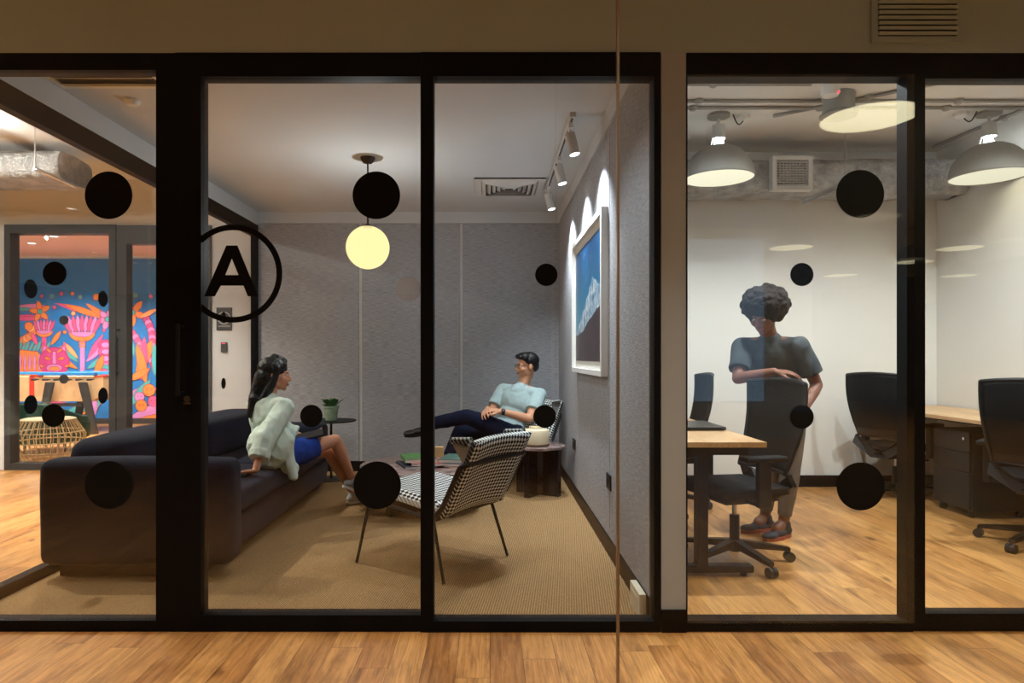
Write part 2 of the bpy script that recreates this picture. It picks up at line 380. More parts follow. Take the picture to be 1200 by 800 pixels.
# work room
struct('wall_work_room', MB().box((fx(804), 6.03, 0), (6, 6.13, ZC)), 'room_b_paint', 'white back wall of the work room', 'wall')
struct('wall_right', MB().box((4.10, 2.96, 0), (4.2, 6.03, ZC)), 'room_b_paint', 'white side wall behind the long desk', 'wall')
struct('baseboard_work_room', MB().box((fx(804), 6.01, 0), (4.10, 6.03, .105)), 'black_metal', 'black skirting along the work room back wall', 'baseboard')
# corridor on the left and the games room behind
YD = 6.94
struct('wall_games_sign', MB().box((at(248, 0, YD).x, YD, 0), (-2.3, YD+.1, ZC)), 'wall_paint', 'white wall carrying the dark sign plate', 'wall')
struct('wall_games_top', MB().box((at(8, 0, YD).x, YD, 2.58), (at(248, 0, YD).x, YD+.1, ZC)), 'corridor_paint', 'cream wall above the games room glass', 'wall')
struct('wall_games_left', MB().box((-12, YD, 0), (at(8, 0, YD).x, YD+.1, ZC)), 'wall_paint', 'white wall beside the games room frame', 'wall')
struct('ceiling_games', MB().box((-10, YD+.1, 2.99), (-2.3, 11.7, 3.03)), 'pink_lit_ceiling', 'games room ceiling with pink light put into its colour', 'ceiling')
struct('wall_games_back', MB().box((-10, 11.7, 0), (-2.3, 11.8, ZC)), 'wall_paint', 'back wall of the games room carrying the mural', 'wall')
struct('wall_games_right', MB().box((-2.4, YD+.1, 0), (-2.3, 11.7, ZC)), 'wall_paint', 'side wall of the games room', 'wall')
struct('wall_games_far_left', MB().box((-10, YD+.1, 0), (-9.9, 11.7, ZC)), 'wall_paint', 'far side wall of the games room', 'wall')
struct('baseboard_games', MB().box((-9.9, 11.66, 0), (-2.4, 11.7, .1)), 'dark_frame', 'dark skirting under the mural', 'baseboard')
struct('wall_left', MB().box((-12, -14, 0), (-11.9, YD, ZC)), 'hall_dark', 'far left corridor wall', 'wall')
struct('wall_hall_right', MB().box((9.9, -14, 0), (10, Y0, ZC)), 'hall_dark', 'far right corridor wall', 'wall')
struct('wall_hall_back', MB().box((-12, -14, 0), (10, -13.9, ZC)), 'hall_dark', 'corridor wall behind the viewer', 'wall')
struct('wall_outer_right', MB().box((5.5, Y0, 0), (10, Y0+.1, ZC)), 'wall_paint', 'wall beyond the glazed work room', 'wall')
# part wall behind the viewer with tall daylight windows
hw = MB(); Yh = -3.9
hw.box((.9, Yh-.1, 0), (2.85, Yh, ZC)); hw.box((4.05, Yh-.1, 0), (4.7, Yh, ZC)); hw.box((2.85, Yh-.1, 2.95), (4.05, Yh, ZC)); hw.box((2.85, Yh-.1, 0), (4.05, Yh, .5))
struct('wall_hall_pier', hw, 'corridor_paint', 'beige pier and wall behind the viewer', 'wall')
w = thing('window_7', 'tall window with blue evening light behind the viewer', 'window', (3.45, Yh-.05, .5), kind='structure')
MB().box((2.85, Yh-.06, .5), (4.05, Yh-.05, 2.95)).build('pane', 'sky_glow', w)
m = MB()
for x in (2.85, 4.01): m.box((x, Yh-.05, .5), (x+.04, Yh-.01, 2.95))
for z in (.5, 2.91): m.box((2.89, Yh-.05, z), (4.01, Yh-.01, z+.04))
m.build('frame', 'white_metal', w)

# ---------------------------------------------------------------- glass fronts
YF, YB = Y0, Y0+.07
def frame_rect(mb, x0, x1, z0, z1, l, r, t, b, ya=YF, yb=YB):
    if l: mb.box((x0, ya, z0), (x0+l, yb, z1))
    if r: mb.box((x1-r, ya, z0), (x1, yb, z1))
    if t: mb.box((x0+l, ya, z1-t), (x1-r, yb, z1))
    if b: mb.box((x0+l, ya, z0), (x1-r, yb, z0+b))
    return mb
px = Y0/F
def dot(par, cx, cy, r, y=Y0+.0, mat='vinyl_black', name='dot_sticker', label=None):
    o = MB().cyl((fx(cx), y, fz(cy)), (fx(cx), y-.0015, fz(cy)), r*px, seg=64).build(name, mat, par)
    if label: o['label'] = label
    return o
ZT = fz(62)
GY = Y0+.012
# left fixed pane
w1 = thing('window_1', 'left fixed pane of black framed glass front before the sofa', 'glass panel', (fx(60), YF, 0), kind='structure')
frame_rect(MB(), -2.46, fx(206)-.001, 0, ZT, .05, fx(206)-fx(183), fz(62)-fz(82), fz(727), YF, YB).build('frame', 'black_metal', w1)
MB().box((-2.41, GY, fz(727)), (fx(183), GY+.008, fz(82))).build('pane', 'clear_glass', w1)
for c in ((125.5, 228, 28), (125.5, 568.5, 28), (62, 320, 14), (60.5, 487, 13.5)): dot(w1, *c, y=GY)
# sliding door with the letter
d1 = thing('door_1', 'black framed sliding glass door with circled letter A and pull handle', 'door', (fx(350), YF, 0), kind='structure')
frame_rect(MB(), fx(206), fx(493)-.001, 0.003, ZT, fx(236)-fx(206), 0, fz(62)-fz(90), fz(721), YF-.004, YB).build('frame', 'black_metal', d1)
MB().box((fx(236), GY, fz(721)), (fx(493), GY+.008, fz(90))).build('pane', 'clear_glass', d1)
for c in ((440.5, 228, 28), (441.5, 569, 28), (364, 487.5, 13.2)): dot(d1, *c, y=GY)
MB().cyl((fx(478), GY+.0085, fz(338)), (fx(478), GY+.0095, fz(338)), 14.8*px, seg=48).build('pale_disc', 'pale_translucent', d1)['label'] = 'pale grey translucent disc on the door glass'  # thin see-through pale disc just behind the door pane
# ring and letter on the glass
m = MB(); cx, cy, R, r = 272, 320, 57.8, 51
a0 = math.acos((236-cx)/R); a1 = math.acos((236-cx)/r); N = 72
out = [(fx(cx+R*math.cos(-a0+2*a0*i/N)), fz(cy-R*math.sin(-a0+2*a0*i/N))) for i in range(N+1)]
inn = [(fx(cx+r*math.cos(-a1+2*a1*i/N)), fz(cy-r*math.sin(-a1+2*a1*i/N))) for i in range(N+1)]
for i in range(N):
    q = [out[i], out[i+1], inn[i+1], inn[i]]
    m.prism([(x, GY-.0015, z) for x, z in q], (0, .0014, 0))
bmesh.ops.remove_doubles(m.b, verts=m.b.verts[:], dist=1e-5)
m.build('ring_sticker', 'vinyl_black', d1)
m = MB()
def A2(pts): m.prism([(fx(x), GY-.0015, fz(y)) for x, y in pts], (0, .0014, 0))
A2([(264, 287), (270.5, 287), (270.5, 302.5), (262.8, 321.8), (257.4, 334.3), (250.5, 346.8), (238, 346.8)])
A2([(270.5, 287), (277, 287), (301.5, 346.8), (289.3, 346.8), (284.2, 334.3), (278.4, 321.8), (270.5, 302.5)])
A2([(262.8, 321.8), (278.4, 321.8), (284.2, 334.3), (257.4, 334.3)])
m.build('letter_sticker', 'vinyl_black', d1)
h = MB(); h.cyl((fx(215), YF-.05, fz(380)), (fx(215), YF-.05, fz(463)), .009, seg=14)
for y in (383, 460): h.cyl((fx(215), YF-.05, fz(y)), (fx(215), YF-.003, fz(y)), .007, seg=12)
h.build('handle', 'black_powder', d1, smooth=True)
l = MB(); l.cyl((fx(221.5), YF-.004, fz(467)), (fx(221.5), YF-.02, fz(467)), .014, seg=20); lk = l.build('lock', 'chrome', d1, smooth=True)
MB().box((fx(217.5), YF-.022, fz(473)), (fx(226), YF-.004, fz(471))).build('strike', 'chrome', lk)
# right pane of lounge
w2 = thing('window_2', 'black framed fixed pane in front of the check chair and picture wall', 'glass panel', (fx(640), YF, 0), kind='structure')
frame_rect(MB(), fx(493), fx(773.5), 0.0, ZT, fx(508)-fx(493), fx(773.5)-fx(766), fz(62)-fz(90), fz(727), YF-.008, YB).build('frame', 'black_metal', w2)
MB().box((fx(508), GY, fz(727)), (fx(766), GY+.008, fz(90))).build('pane', 'clear_glass', w2)
for c in ((640.5, 321.5, 13.2), (638.5, 488, 13.4)): dot(w2, *c, y=GY)
# work room door and pane
d2 = thing('door_2', 'black framed sliding glass door in front of the standing person', 'door', (fx(930), YF, 0), kind='structure')
frame_rect(MB(), fx(804.5), fx(1070), 0.0, ZT, fx(805.5)-fx(804.5), fx(1070)-fx(1062.5), fz(62)-fz(90), fz(727), YF-.002, YB).build('frame', 'black_metal', d2)
MB().box((fx(805), YF-.012, fz(729)), (fx(1070), YF-.004, fz(88))).build('pane', 'clear_glass', d2)
for c in ((1006, 228, 28), (1006.5, 569, 28), (938, 322, 13.5), (938, 488, 13.8)): dot(d2, *c, y=YF-.0125)
w3 = thing('window_3', 'black framed fixed pane in front of the drawer unit and long desk', 'glass panel', (fx(1150), YF, 0), kind='structure')
frame_rect(MB(), fx(1070)+.001, 4.1, 0.004, ZT, fx(1084)-fx(1070), .05, fz(62)-fz(92), fz(720), YF, YB).build('frame', 'black_metal', w3)
MB().box((fx(1084), GY, fz(720)), (4.05, GY+.008, fz(92))).build('pane', 'clear_glass', w3)
# side glass wall of the lounge
XL = -2.42
w4 = thing('window_4', 'side glass wall of the lounge seen at an angle behind the sofa', 'glass panel', (XL, 4.8, 0), kind='structure')
m = MB(); m.box((XL-.04, 2.93, 2.432), (XL+.02, 6.84, 2.551)); m.box((XL-.04, 2.93, 0), (XL+.02, 6.84, .058))
m.box((XL-.04, 6.76, .058), (XL+.02, 6.84, 2.432)); m.build('frame', 'black_metal', w4)
MB().box((XL-.02, 2.93, .058), (XL-.012, 6.76, 2.432)).build('pane', 'clear_glass', w4)
for Y, z in ((3.48, 1.55), (4.13, 1.555), (3.48, .937), (4.13, .947), (6.0, .948), (6.0, 1.55)):
    MB().cyl((XL-.012, Y, z), (XL-.0105, Y, z), .05, seg=40).build('dot_sticker', 'vinyl_black', w4)
# glass front of the games room
def gx(p): return at(p, 0, YD).x
def gz(p): return at(0, p, YD).z
w5 = thing('window_5', 'dark framed glass front of the games room before the mural', 'glass panel', (gx(70), YD, 0), kind='structure')
m = MB(); m.box((gx(8), YD-.04, 0), (gx(15), YD+.1, 2.58)); m.box((gx(15), YD-.04, gz(274)), (gx(130), YD+.1, 2.58)); m.box((gx(130), YD-.04, 0), (gx(138), YD+.1, 2.58)); m.box((gx(15), YD-.04, 0), (gx(130), YD+.1, .07))
m.build('frame', 'dark_frame', w5)
MB().box((gx(15), YD+.02, .07), (gx(130), YD+.03, gz(274))).build('pane', 'far_glass', w5)
for y in (375, 444): MB().cyl((gx(73.5), YD+.02, gz(y)), (gx(73.5), YD+.018, gz(y)), .05, seg=32).build('dot_sticker', 'dark_frame', w5)
d3 = thing('door_3', 'dark framed glass door of the games room', 'door', (gx(190), YD, 0), kind='structure')
m = MB(); m.box((gx(138)+.002, YD-.03, 0.004), (gx(150), YD+.09, 2.575)); m.box((gx(150), YD-.03, gz(286)), (gx(236), YD+.09, 2.575)); m.box((gx(236), YD-.03, 0.004), (gx(248)-.002, YD+.09, 2.575)); m.box((gx(150), YD-.03, .004), (gx(236), YD+.09, .09))
m.build('frame', 'dark_frame', d3)
MB().box((gx(150), YD+.02, .09), (gx(236), YD+.03, gz(286))).build('pane', 'far_glass', d3)
h = MB(); h.cyl((gx(140.5), YD-.07, gz(395)), (gx(140.5), YD-.07, gz(440)), .011, seg=12)
for y in (398, 437): h.cyl((gx(140.5), YD-.07, gz(y)), (gx(140.5), YD-.03, gz(y)), .008, seg=10)
h.build('handle', 'black_powder', d3)
MB().box((gx(138.5), YD-.035, gz(388)), (gx(143), YD-.028, gz(385))).build('lock', 'chrome', d3)

# free standing glass screen in front
t_ = thing('glass_screen', 'clear full-height glass screen whose polished edge crosses the picture wall', 'glass screen', (1.1, 1.95, 0))
MB().box((at(725, 0, 1.95).x, 1.94, 0.001), (1.75, 1.952, 3.06)).build('pane', 'screen_glass', t_)
MB().box((at(722.2, 0, 1.95).x, 1.936, 0.001), (at(725, 0, 1.95).x, 1.954, 3.06)).build('edge_strip', 'glass_edge', t_)
# ---------------------------------------------------------------- lamps and ceiling fittings
def light(name, typ, loc, energy, col=(1,1,1), rot=None, parent=None, **kw):
    L = bpy.data.lights.new(name, typ); L.energy = energy; L.color = col
    for k, v in kw.items(): setattr(L, k, v)
    o = bpy.data.objects.new(name, L); COL.objects.link(o)
    o.location = (W[parent].inverted() @ Vector(loc)) if parent is not None else loc
    if rot is not None: o.rotation_euler = rot
    if parent is not None: o.parent = parent
    return o
# globe pendant
gc = at(431, 290, 4.95); gr = 25.6/F*4.95*.985
g = thing('globe_pendant_lamp', 'glowing warm opal globe hanging on a black rod from the lounge ceiling', 'pendant lamp', (gc.x, gc.y, 2.69))
MB().lathe((gc.x, gc.y, 0), [(0, 2.69), (.055, 2.69), (.055, 2.68), (.035, 2.65), (.008, 2.645), (0, 2.645)]).build('ceiling_rose', 'black_powder', g, smooth=True)
MB().cyl((gc.x, gc.y, 2.65), (gc.x, gc.y, gc.z+gr+.01), .0065, seg=14).build('rod', 'black_powder', g, smooth=True)
MB().lathe((gc.x, gc.y, gc.z+gr-.014), [(0, .03), (.012, .03), (.02, .018), (.032, .012), (.034, -.002), (0, -.002)]).build('cap', 'black_powder', g, smooth=True)
MB().ball(gc, gr, 5).build('globe', 'opal_glass', g, smooth=True)
light('bulb', 'POINT', gc-Vector((0, 0, .07)), 52, (.93, .95, .95), parent=g, shadow_soft_size=0)
# track with three spots
tr = thing('ceiling_track', 'white lighting track on the lounge ceiling carrying three spotlights', 'lighting track', (.51, 4.95, 2.69))
MB().box((.492, 4.03, 2.662), (.528, 5.86, 2.69), bev=.002).build('rail', 'white_metal', tr)
m = MB(); m.box((.504, 4.05, 2.660), (.516, 5.84, 2.6625)); m.build('conductor_slot', 'rubber', tr)
def spot(Y, lab, tilt):
    s = thing('track_spotlight', lab, 'spotlight', (.51, Y, 2.66), group=None)
    m = MB(); m.box((.497, Y-.045, 2.628), (.523, Y+.045, 2.66)); m.cyl((.51, Y, 2.63), (.51, Y, 2.575), .006, seg=10); m.build('adapter', 'white_plastic', s)
    d = Vector((tilt, .10, -.115*1.0)).normalized() if False else Vector((.24, -.06, -1)).normalized()
    a = Vector((.505, Y, 2.60)); b = a + d*.135
    m = MB(); m.cyl(a, b, .0345, seg=28); body = m.build('can', 'white_metal', s, smooth=True)
    e = MB().cyl(b+d*.0005, b+d*.002, .029, seg=24).build('lens', 'spot_glow', body)
    tgt = Vector((.70, Y+.02, 1.55))
    q = (tgt-b).to_track_quat('-Z', 'Y').to_euler()
    light('beam', 'SPOT', b+d*.006, 165, (.86, .93, 1), q, s, shadow_soft_size=.028, spot_size=math.radians(112), spot_blend=1.0)
spot(4.16, 'white track spotlight nearest the glass front', 0)
spot(4.86, 'middle one of the three white track spotlights', 0)
spot(5.70, 'white track spotlight nearest the lounge back wall', 0)
# 4-way diffuser on lounge ceiling
vx0, vx1, vy0, vy1 = -.13, .47-.0, 5.5, 6.1
v = thing('ceiling_vent', 'square white four-way air diffuser on the lounge ceiling', 'vent', (.17, 5.8, 2.69))
m = MB(); zc = 2.69
def ringsq(m, a, za, b, zb):      # sloping square ring
    cx_, cy_ = .17, 5.8
    for k in range(4):
        c, s_ = math.cos(k*PI/2), math.sin(k*PI/2)
        R = lambda x, y, z: (cx_+c*x-s_*y, cy_+s_*x+c*y, z)
        m.prism([R(-a, -a, za), R(a, -a, za), R(b, -b, zb), R(-b, -b, zb)], (0, 0, .003))
ringsq(m, .30, zc-.012, .245, zc-.012); ringsq(m, .30, zc-.002, .30, zc-.012); m.build('frame', 'white_metal', v)
m = MB()
for i in range(5): a = .24-.043*i; ringsq(m, a, zc-.006, a-.034, zc-.032+.002*i)
m.build('louvre', 'white_metal', v)
MB().box((-.07, 5.56, zc-.0035), (.41, 6.04, zc-.001)).build('duct_mouth', 'rubber', v)
# bar grille near left glass
v = thing('ceiling_grille', 'white bar grille on the lounge ceiling above the sofa', 'vent', (-2.06, 3.35, 2.69))
x0, x1, ya, yb = -2.34, -1.80, 2.98, 3.62
m = MB()
m.box((x0-.03, ya, zc-.01), (x0, yb+.03, zc)); m.box((x1, ya, zc-.01), (x1+.035, yb+.03, zc)); m.box((x0, yb, zc-.01), (x1, yb+.03, zc)); m.build('frame', 'off_white', v)
m = MB()
for i in range(8): 
    y = yb-.035-.078*i; m.box((x0, y-.02, zc-.016), (x1, y+.02, zc-.012), rot=Matrix.Rotation(.45, 3, 'X'))
m.build('slat', 'off_white', v); MB().box((x0, ya, zc-.003), (x1, yb, zc-.001)).build('duct_mouth', 'rubber', v)
c = at(155, 117, 3.84)
m = MB(); m.lathe((c.x, c.y, 2.69), [(0, 0), (.045, 0), (.045, -.012), (.03, -.03), (0, -.032)]); tag(m.build('smoke_detector', 'white_plastic', loc=(c.x, c.y, 2.69), smooth=True), 'small white smoke detector on the lounge ceiling above the sofa', 'smoke detector')

# dome pendants
def dome(x, y, mat, label, group=None, ztop=ZC, zb=2.57, R=.265, pw=None):
    s = thing('dome_pendant_lamp', label, 'pendant lamp', (x, y, ztop), group=group)
    MB().lathe((x, y, ztop), [(0, 0), (.085, 0), (.085, -.022), (.02, -.03), (0, -.03)]).build('ceiling_rose', 'lamp_grey', s, smooth=True)
    m = MB(); m.cyl((x, y, ztop-.03), (x, y, ztop-.09), .012, seg=12); m.cyl((x, y, ztop-.085), (x, y, ztop-.19), .047, .05, seg=28); m.build('lamp_holder', 'white_metal', s, smooth=True)
    prof = []
    H = .265; 
    for i in range(17):
        a = i/16*PI/2*.93; prof.append((R*math.cos(a), zb+.0+H*math.sin(a)))
    m = MB(); m.lathe((x, y, 0), prof, 48)
    sh = m.build('lamp_shade', 'lamp_grey', s, smooth=True, mods=[('thick', 'SOLIDIFY', {'thickness': .004, 'offset': -1})])
    MB().lathe((x, y, ztop-.225), [(0, .04), (.03, .04), (.034, 0), (.018, -.03), (0, -.03)]).build('bulb_neck', 'bulb_glow' if y > 3 else 'white_metal', s, smooth=True)
    for k in range(3 if ztop == ZC and y > 3 else 0):
        m = MB(); a = k*2*PI/3+.4; m.cyl((x+.045*math.cos(a), y+.045*math.sin(a), ztop-.185), (x+.062*math.cos(a), y+.062*math.sin(a), zb+H*.985), .004, seg=6); m.build('bracket', 'white_metal', s)
    m = MB(); n = 48
    m.poly([(x+(R-.006)*math.cos(2*PI*i/n), y+(R-.006)*math.sin(2*PI*i/n), zb+.006) for i in range(n)][::-1])
    # face must look down
    o = m.build('diffuser', mat, s)
    if o.data.polygons[0].normal.z > 0: o.data.flip_normals()
    return s
p = at(842, 130, 5.1)
dome(p.x, 5.1, 'room_diffuser', 'white dome pendant lamp in the work room beside the wall end')
dome((1159-CX)/F*5.05, 5.05, 'room_diffuser', 'white dome pendant lamp above the long desk and drawer unit')
for x, y in ((2.2, 1.87), (3.82, -2.66), (5.99, -2.66), (5.96, -5.5), (8.0, -5.5), (6.2, -3.9)):
    dome(x, y, 'hall_diffuser', 'grey dome pendant lamp of the corridor seen as a reflection in the glass', 'corridor pendant lamps', zb=2.57)
# cable and junction by each work room lamp
for x, y, l in ((p.x+.20, 5.12, 'small round junction box with black cable beside the dome lamp at the wall end'), ((1159-CX)/F*5.05-.21, 5.06, 'small round junction box with black cable beside the dome lamp above the long desk')):
    b = thing('junction_box', l, 'junction box', (x, y, ZC)); sx = 1 if x < 3 else -1
    MB().lathe((x, y, ZC), [(0, 0), (.05, 0), (.05, -.03), (.03, -.05), (0, -.055)]).build('housing', 'white_plastic', b, smooth=True)
    pts = [Vector((x-sx*.01, y-.02, ZC-.05)) + Vector((-sx*.085*t_, -.02*t_, -.05*math.sin(t_*PI)-.0+.045*t_)) for t_ in [i/10 for i in range(11)]]
    MB().tube(pts, .005, 8).build('cable', 'teal_cord', b, smooth=True)
# conduits on the work room ceiling
def conduit(a, b, l, clips=2):
    c = thing('ceiling_conduit', l, 'conduit', tuple((Vector(a)+Vector(b))/2))
    MB().cyl(a, b, .0125, seg=12).build('pipe', 'lamp_grey', c, smooth=True)
    for i in range(clips):
        q = Vector(a).lerp(Vector(b), (i+.7)/(clips+.4)); MB().lathe(q, [(0, .014), (.032, .014), (.032, -.006), (.02, -.02), (0, -.021)], 16).build('clip', 'lamp_grey', c, smooth=True)
zc2 = ZC-.014
conduit((.86, 4.50, zc2), (2.2, 4.5, zc2), 'upper thin conduit running to the smoke detector on the work room ceiling', 1)
conduit((.86, 4.80, zc2), (4.09, 4.80, zc2), 'second thin conduit across the work room ceiling', 3)
conduit((.86, 4.93, zc2), (4.09, 4.93, zc2), 'conduit passing just before the dome lamp roses', 3)
conduit((2.28, 4.45, zc2), (2.62, 3.3, zc2), 'slanting conduit from the smoke detector toward the glass front', 1)
conduit((2.2, 5.1, zc2), (3.25, 4.35, zc2), 'slanting conduit above the reflected yellow lamp', 1)
conduit((3.95, 5.85, zc2), (4.07, 4.4, zc2), 'slanting conduit behind the dome lamp above the long desk', 1)
sd = at(973, 108, 4.45)
s = thing('smoke_detector', 'white round detector with a red light on the work room ceiling', 'smoke detector', (sd.x, 4.45, ZC))
MB().lathe((sd.x, 4.45, ZC), [(0, 0), (.06, 0), (.06, -.09), (.05, -.115), (0, -.12)]).build('housing', 'white_plastic', s, smooth=True)
MB().ball((sd.x+.03, 4.40, ZC-.108), .008, 2).build('indicator', 'red_led', s)
sp = at(962, 135, 4.95)
s = thing('ceiling_speaker', 'white drum shaped ceiling speaker with a flange behind the reflected lamp', 'speaker', (sp.x, 4.7, ZC))
MB().lathe((sp.x, 4.7, ZC), [(0, 0), (.105, 0), (.105, -.13), (.125, -.15), (.125, -.158), (.09, -.155), (0, -.15)]).build('housing', 'lamp_grey', s, smooth=True)

# insulated duct of work room
def duct(name, label, x0, x1, y0, y1, z0, z1, seed):
    m = MB(); nx = int((x1-x0)*14); na = 28
    def fn(u, v):
        a = 2*PI*v; ca, sa = math.cos(a), math.sin(a); e = .5
        cx_ = math.copysign(abs(ca)**e, ca); sx_ = math.copysign(abs(sa)**e, sa)
        x = x0+(x1-x0)*u; n1 = noise.noise((x*3.2, a*2+seed, seed))*.02+noise.noise((x*9, ca*3, sa*3+seed))*.012
        return Vector((x, (y0+y1)/2+((y1-y0)/2+n1)*cx_, (z0+z1)/2+((z1-z0)/2+n1)*sx_))
    m.grid(fn, nx, na+1); bmesh.ops.remove_doubles(m.b, verts=m.b.verts[:], dist=1e-4); bmesh.ops.holes_fill(m.b, edges=m.b.edges[:], sides=0)
    d = thing(name, label, 'duct', ((x0+x1)/2, (y0+y1)/2, z1)); m.build('insulation', 'foil', d, smooth=True, autos=False); return d
du = duct('ventilation_duct', 'crinkled foil wrapped air duct high on the work room back wall', .9, 4.06, 5.55, 5.9, 2.58, 2.88, 3)
a = at(905, 185, 5.52); b = at(949, 222, 5.52)
m = MB(); m.box((a.x-.01, 5.49, b.z-.01), (b.x+.01, 5.56, b.z+.025)); m.box((a.x-.01, 5.49, a.z-.025), (b.x+.01, 5.56, a.z+.01)); m.box((a.x-.01, 5.49, b.z+.025), (a.x+.025, 5.56, a.z-.025)); m.box((b.x-.025, 5.49, b.z+.025), (b.x+.01, 5.56, a.z-.025))
vg = m.build('vent_frame', 'white_metal', du)
m = MB()
for i in range(10): z = b.z+.03+(a.z-b.z-.055)*(i+.5)/10; m.box((a.x+.02, 5.505, z-.004), (b.x-.02, 5.53, z+.004), rot=Matrix.Rotation(.4, 3, 'X'))
for i in range(11): x = a.x+.02+(b.x-a.x-.04)*i/10; m.box((x-.002, 5.53, b.z+.02), (x+.002, 5.55, a.z-.02))
m.build('vent_louvre', 'white_metal', vg)
MB().box((a.x+.02, 5.552, b.z+.02), (b.x-.02, 5.556, a.z-.02)).build('vent_mouth', 'rubber', vg)
a = at(943, 238, 5.45); b = at(980, 221, 5.62)
s = thing('duct_hanger', 'galvanised angle strut and threaded rod holding the foil duct', 'duct hanger', tuple(b))
m = MB(); m.cyl((b.x, 5.48, ZC), (b.x, 5.48, b.z-.01), .004, seg=8); m.build('rod', 'chrome', s)
aa, bb = at(943, 238, 5.2), at(981, 221, 5.50)
d = bb-aa; q = d.to_track_quat('X', 'Z').to_matrix()
m = MB(); m.cbox((aa+bb)/2, (d.length, .03, .004), q); m.cbox((aa+bb)/2+q@Vector((0, .015, .013)), (d.length, .004, .03), q); m.build('strut', 'chrome', s)
# duct over the left corridor
duct('ventilation_duct', 'wrinkled silver duct high in the left corridor before the games room', -7.5, -3.75, 5.7, 6.2, 2.74, 3.0, 8)
aa, bb = at(41, 198, 5.25), at(90, 220, 5.62); d = bb-aa; q = d.to_track_quat('X', 'Z').to_matrix()
s = thing('duct_hanger', 'slanting metal strut and thin rod under the silver corridor duct', 'duct hanger', tuple(aa))
m = MB(); m.cbox((aa+bb)/2, (d.length, .03, .004), q); m.cbox((aa+bb)/2+q@Vector((0, .015, .013)), (d.length, .004, .03), q); m.build('strut', 'chrome', s)
m = MB(); m.cyl((aa.x, aa.y, ZC), tuple(aa), .004, seg=8); m.build('rod', 'chrome', s)
# slim linear lamps added out of view to brighten the left corridor ceiling
for (x, y, l) in ((-4.1, 5.0, 'added unseen linear lamp that brightens the left corridor'), (-6.3, 4.6, 'added unseen linear lamp that brightens the left corridor'), (-4.1, 3.4, 'added unseen linear lamp that brightens the left corridor')):
    s = thing('added_linear_lamp', l, 'ceiling lamp', (x, y, ZC), group='added left corridor linear lamps')
    MB().box((x-.03, y-.45, 2.93), (x+.03, y+.45, 2.97), bev=.004).build('housing', 'white_metal', s)
    MB().box((x-.02, y-.44, 2.971), (x+.02, y+.44, 2.974)).build('tube', 'spot_glow', s)
    for dy in (-.35, .35):
        MB().cyl((x, y+dy, 2.97), (x, y+dy, ZC), .003, seg=8).build('rod', 'chrome', s)
    light('lamp', 'POINT', (x, y, 2.88), 40, (1, .96, .88), parent=s, shadow_soft_size=.02)
# downlights
def downlight(x, y, z, label, group, e=0, col=(1, .9, .75), ang=80):
    s = thing('recessed_downlight', label, 'downlight', (x, y, z), group=group)
    MB().lathe((x, y, z), [(.055, -.002), (.06, -.008), (.078, -.004), (.078, 0), (.055, 0)]).build('rim', 'white_metal', s, smooth=True)
    o = MB().poly([(x+.056*math.cos(2*PI*i/24), y+.056*math.sin(2*PI*i/24), z-.003) for i in range(24)]).build('lens', 'downlight_glow', s)
    if o.data.polygons[0].normal.z > 0: o.data.flip_normals()
    if e: light('lamp', 'SPOT', (x, y, z-.012), e, col, (0, 0, 0), s, shadow_soft_size=.05, spot_size=math.radians(ang), spot_blend=.5)
for x in (1.5, 2.5, 3.5): downlight(x, 3.75, ZC, 'added unseen downlight near the glass that brightens the work room', 'added work room downlights', 225, (.91, .97, 1), 150)  # added above the view to brighten the work room walls and floor
for x in (-4.2, -2.2, -.6, 1.0): downlight(x, 1.45, ZC, 'round recessed corridor downlight above the plank floor', 'corridor downlights', 110, (1, .91, .76), 92)
for x, y in ((-5.3, -2.6), (-7.1, -6.1), (-8.0, -7.4), (-7.1, -7.4), (-6.8, -7.4), (-9.4, -10.4), (-8.4, -10.4)):
    downlight(x, y, ZC, 'round recessed corridor downlight above the plank floor', 'corridor downlights', 0)
for x, y in ((-.3, 3.2),):
    downlight(x, y, 2.69, 'added unseen downlight just inside the glass that brightens the lounge', None, 75, (.84, .93, 1), 140)  # unseen cool fill lamp added to brighten the lounge
for x, y in ((-3.6, 4.2), (-5.2, 4.6), (-3.5, 5.4), (-6.6, 5.0)):
    downlight(x, y, ZC, 'round recessed downlight of the left corridor', 'left corridor downlights', 420, (1, .94, .84), 110)
for x, y in ((-7.25, 10.4), (-6.5, 9.8), (-6.9, 9.4), (-5.5, 10.3), (-7.9, 8.6), (-4.9, 8.8)):
    downlight(x, y, 2.99, 'round recessed downlight in the games room ceiling', 'games room downlights', 420, (1, .93, .82), 130)
# wall vent over the work room front
x0, x1 = fx(1027), fx(1119); zb, zt = fz(44), fz(-8)
v = thing('wall_vent', 'cream louvred wall vent above the work room glass front', 'vent', ((x0+x1)/2, Y0, zb))
m = MB(); e = .026
m.box((x0-e, Y0-.012, zb-e), (x1+e, Y0, zb)); m.box((x0-e, Y0-.012, zt), (x1+e, Y0, zt+e)); m.box((x0-e, Y0-.012, zb), (x0, Y0, zt)); m.box((x1, Y0-.012, zb), (x1+e, Y0, zt)); m.build('frame', 'header_paint', v)
m = MB()
for i in range(9): z = zb+.01+(zt-zb-.012)*i/8; m.box((x0, Y0-.024, z-.006), (x1, Y0-.006, z+.008), rot=Matrix.Rotation(.35, 3, 'X'))
m.build('louvre', 'header_paint', v); MB().box((x0, Y0-.003, zb), (x1, Y0-.001, zt)).build('vent_mouth', 'rubber', v)

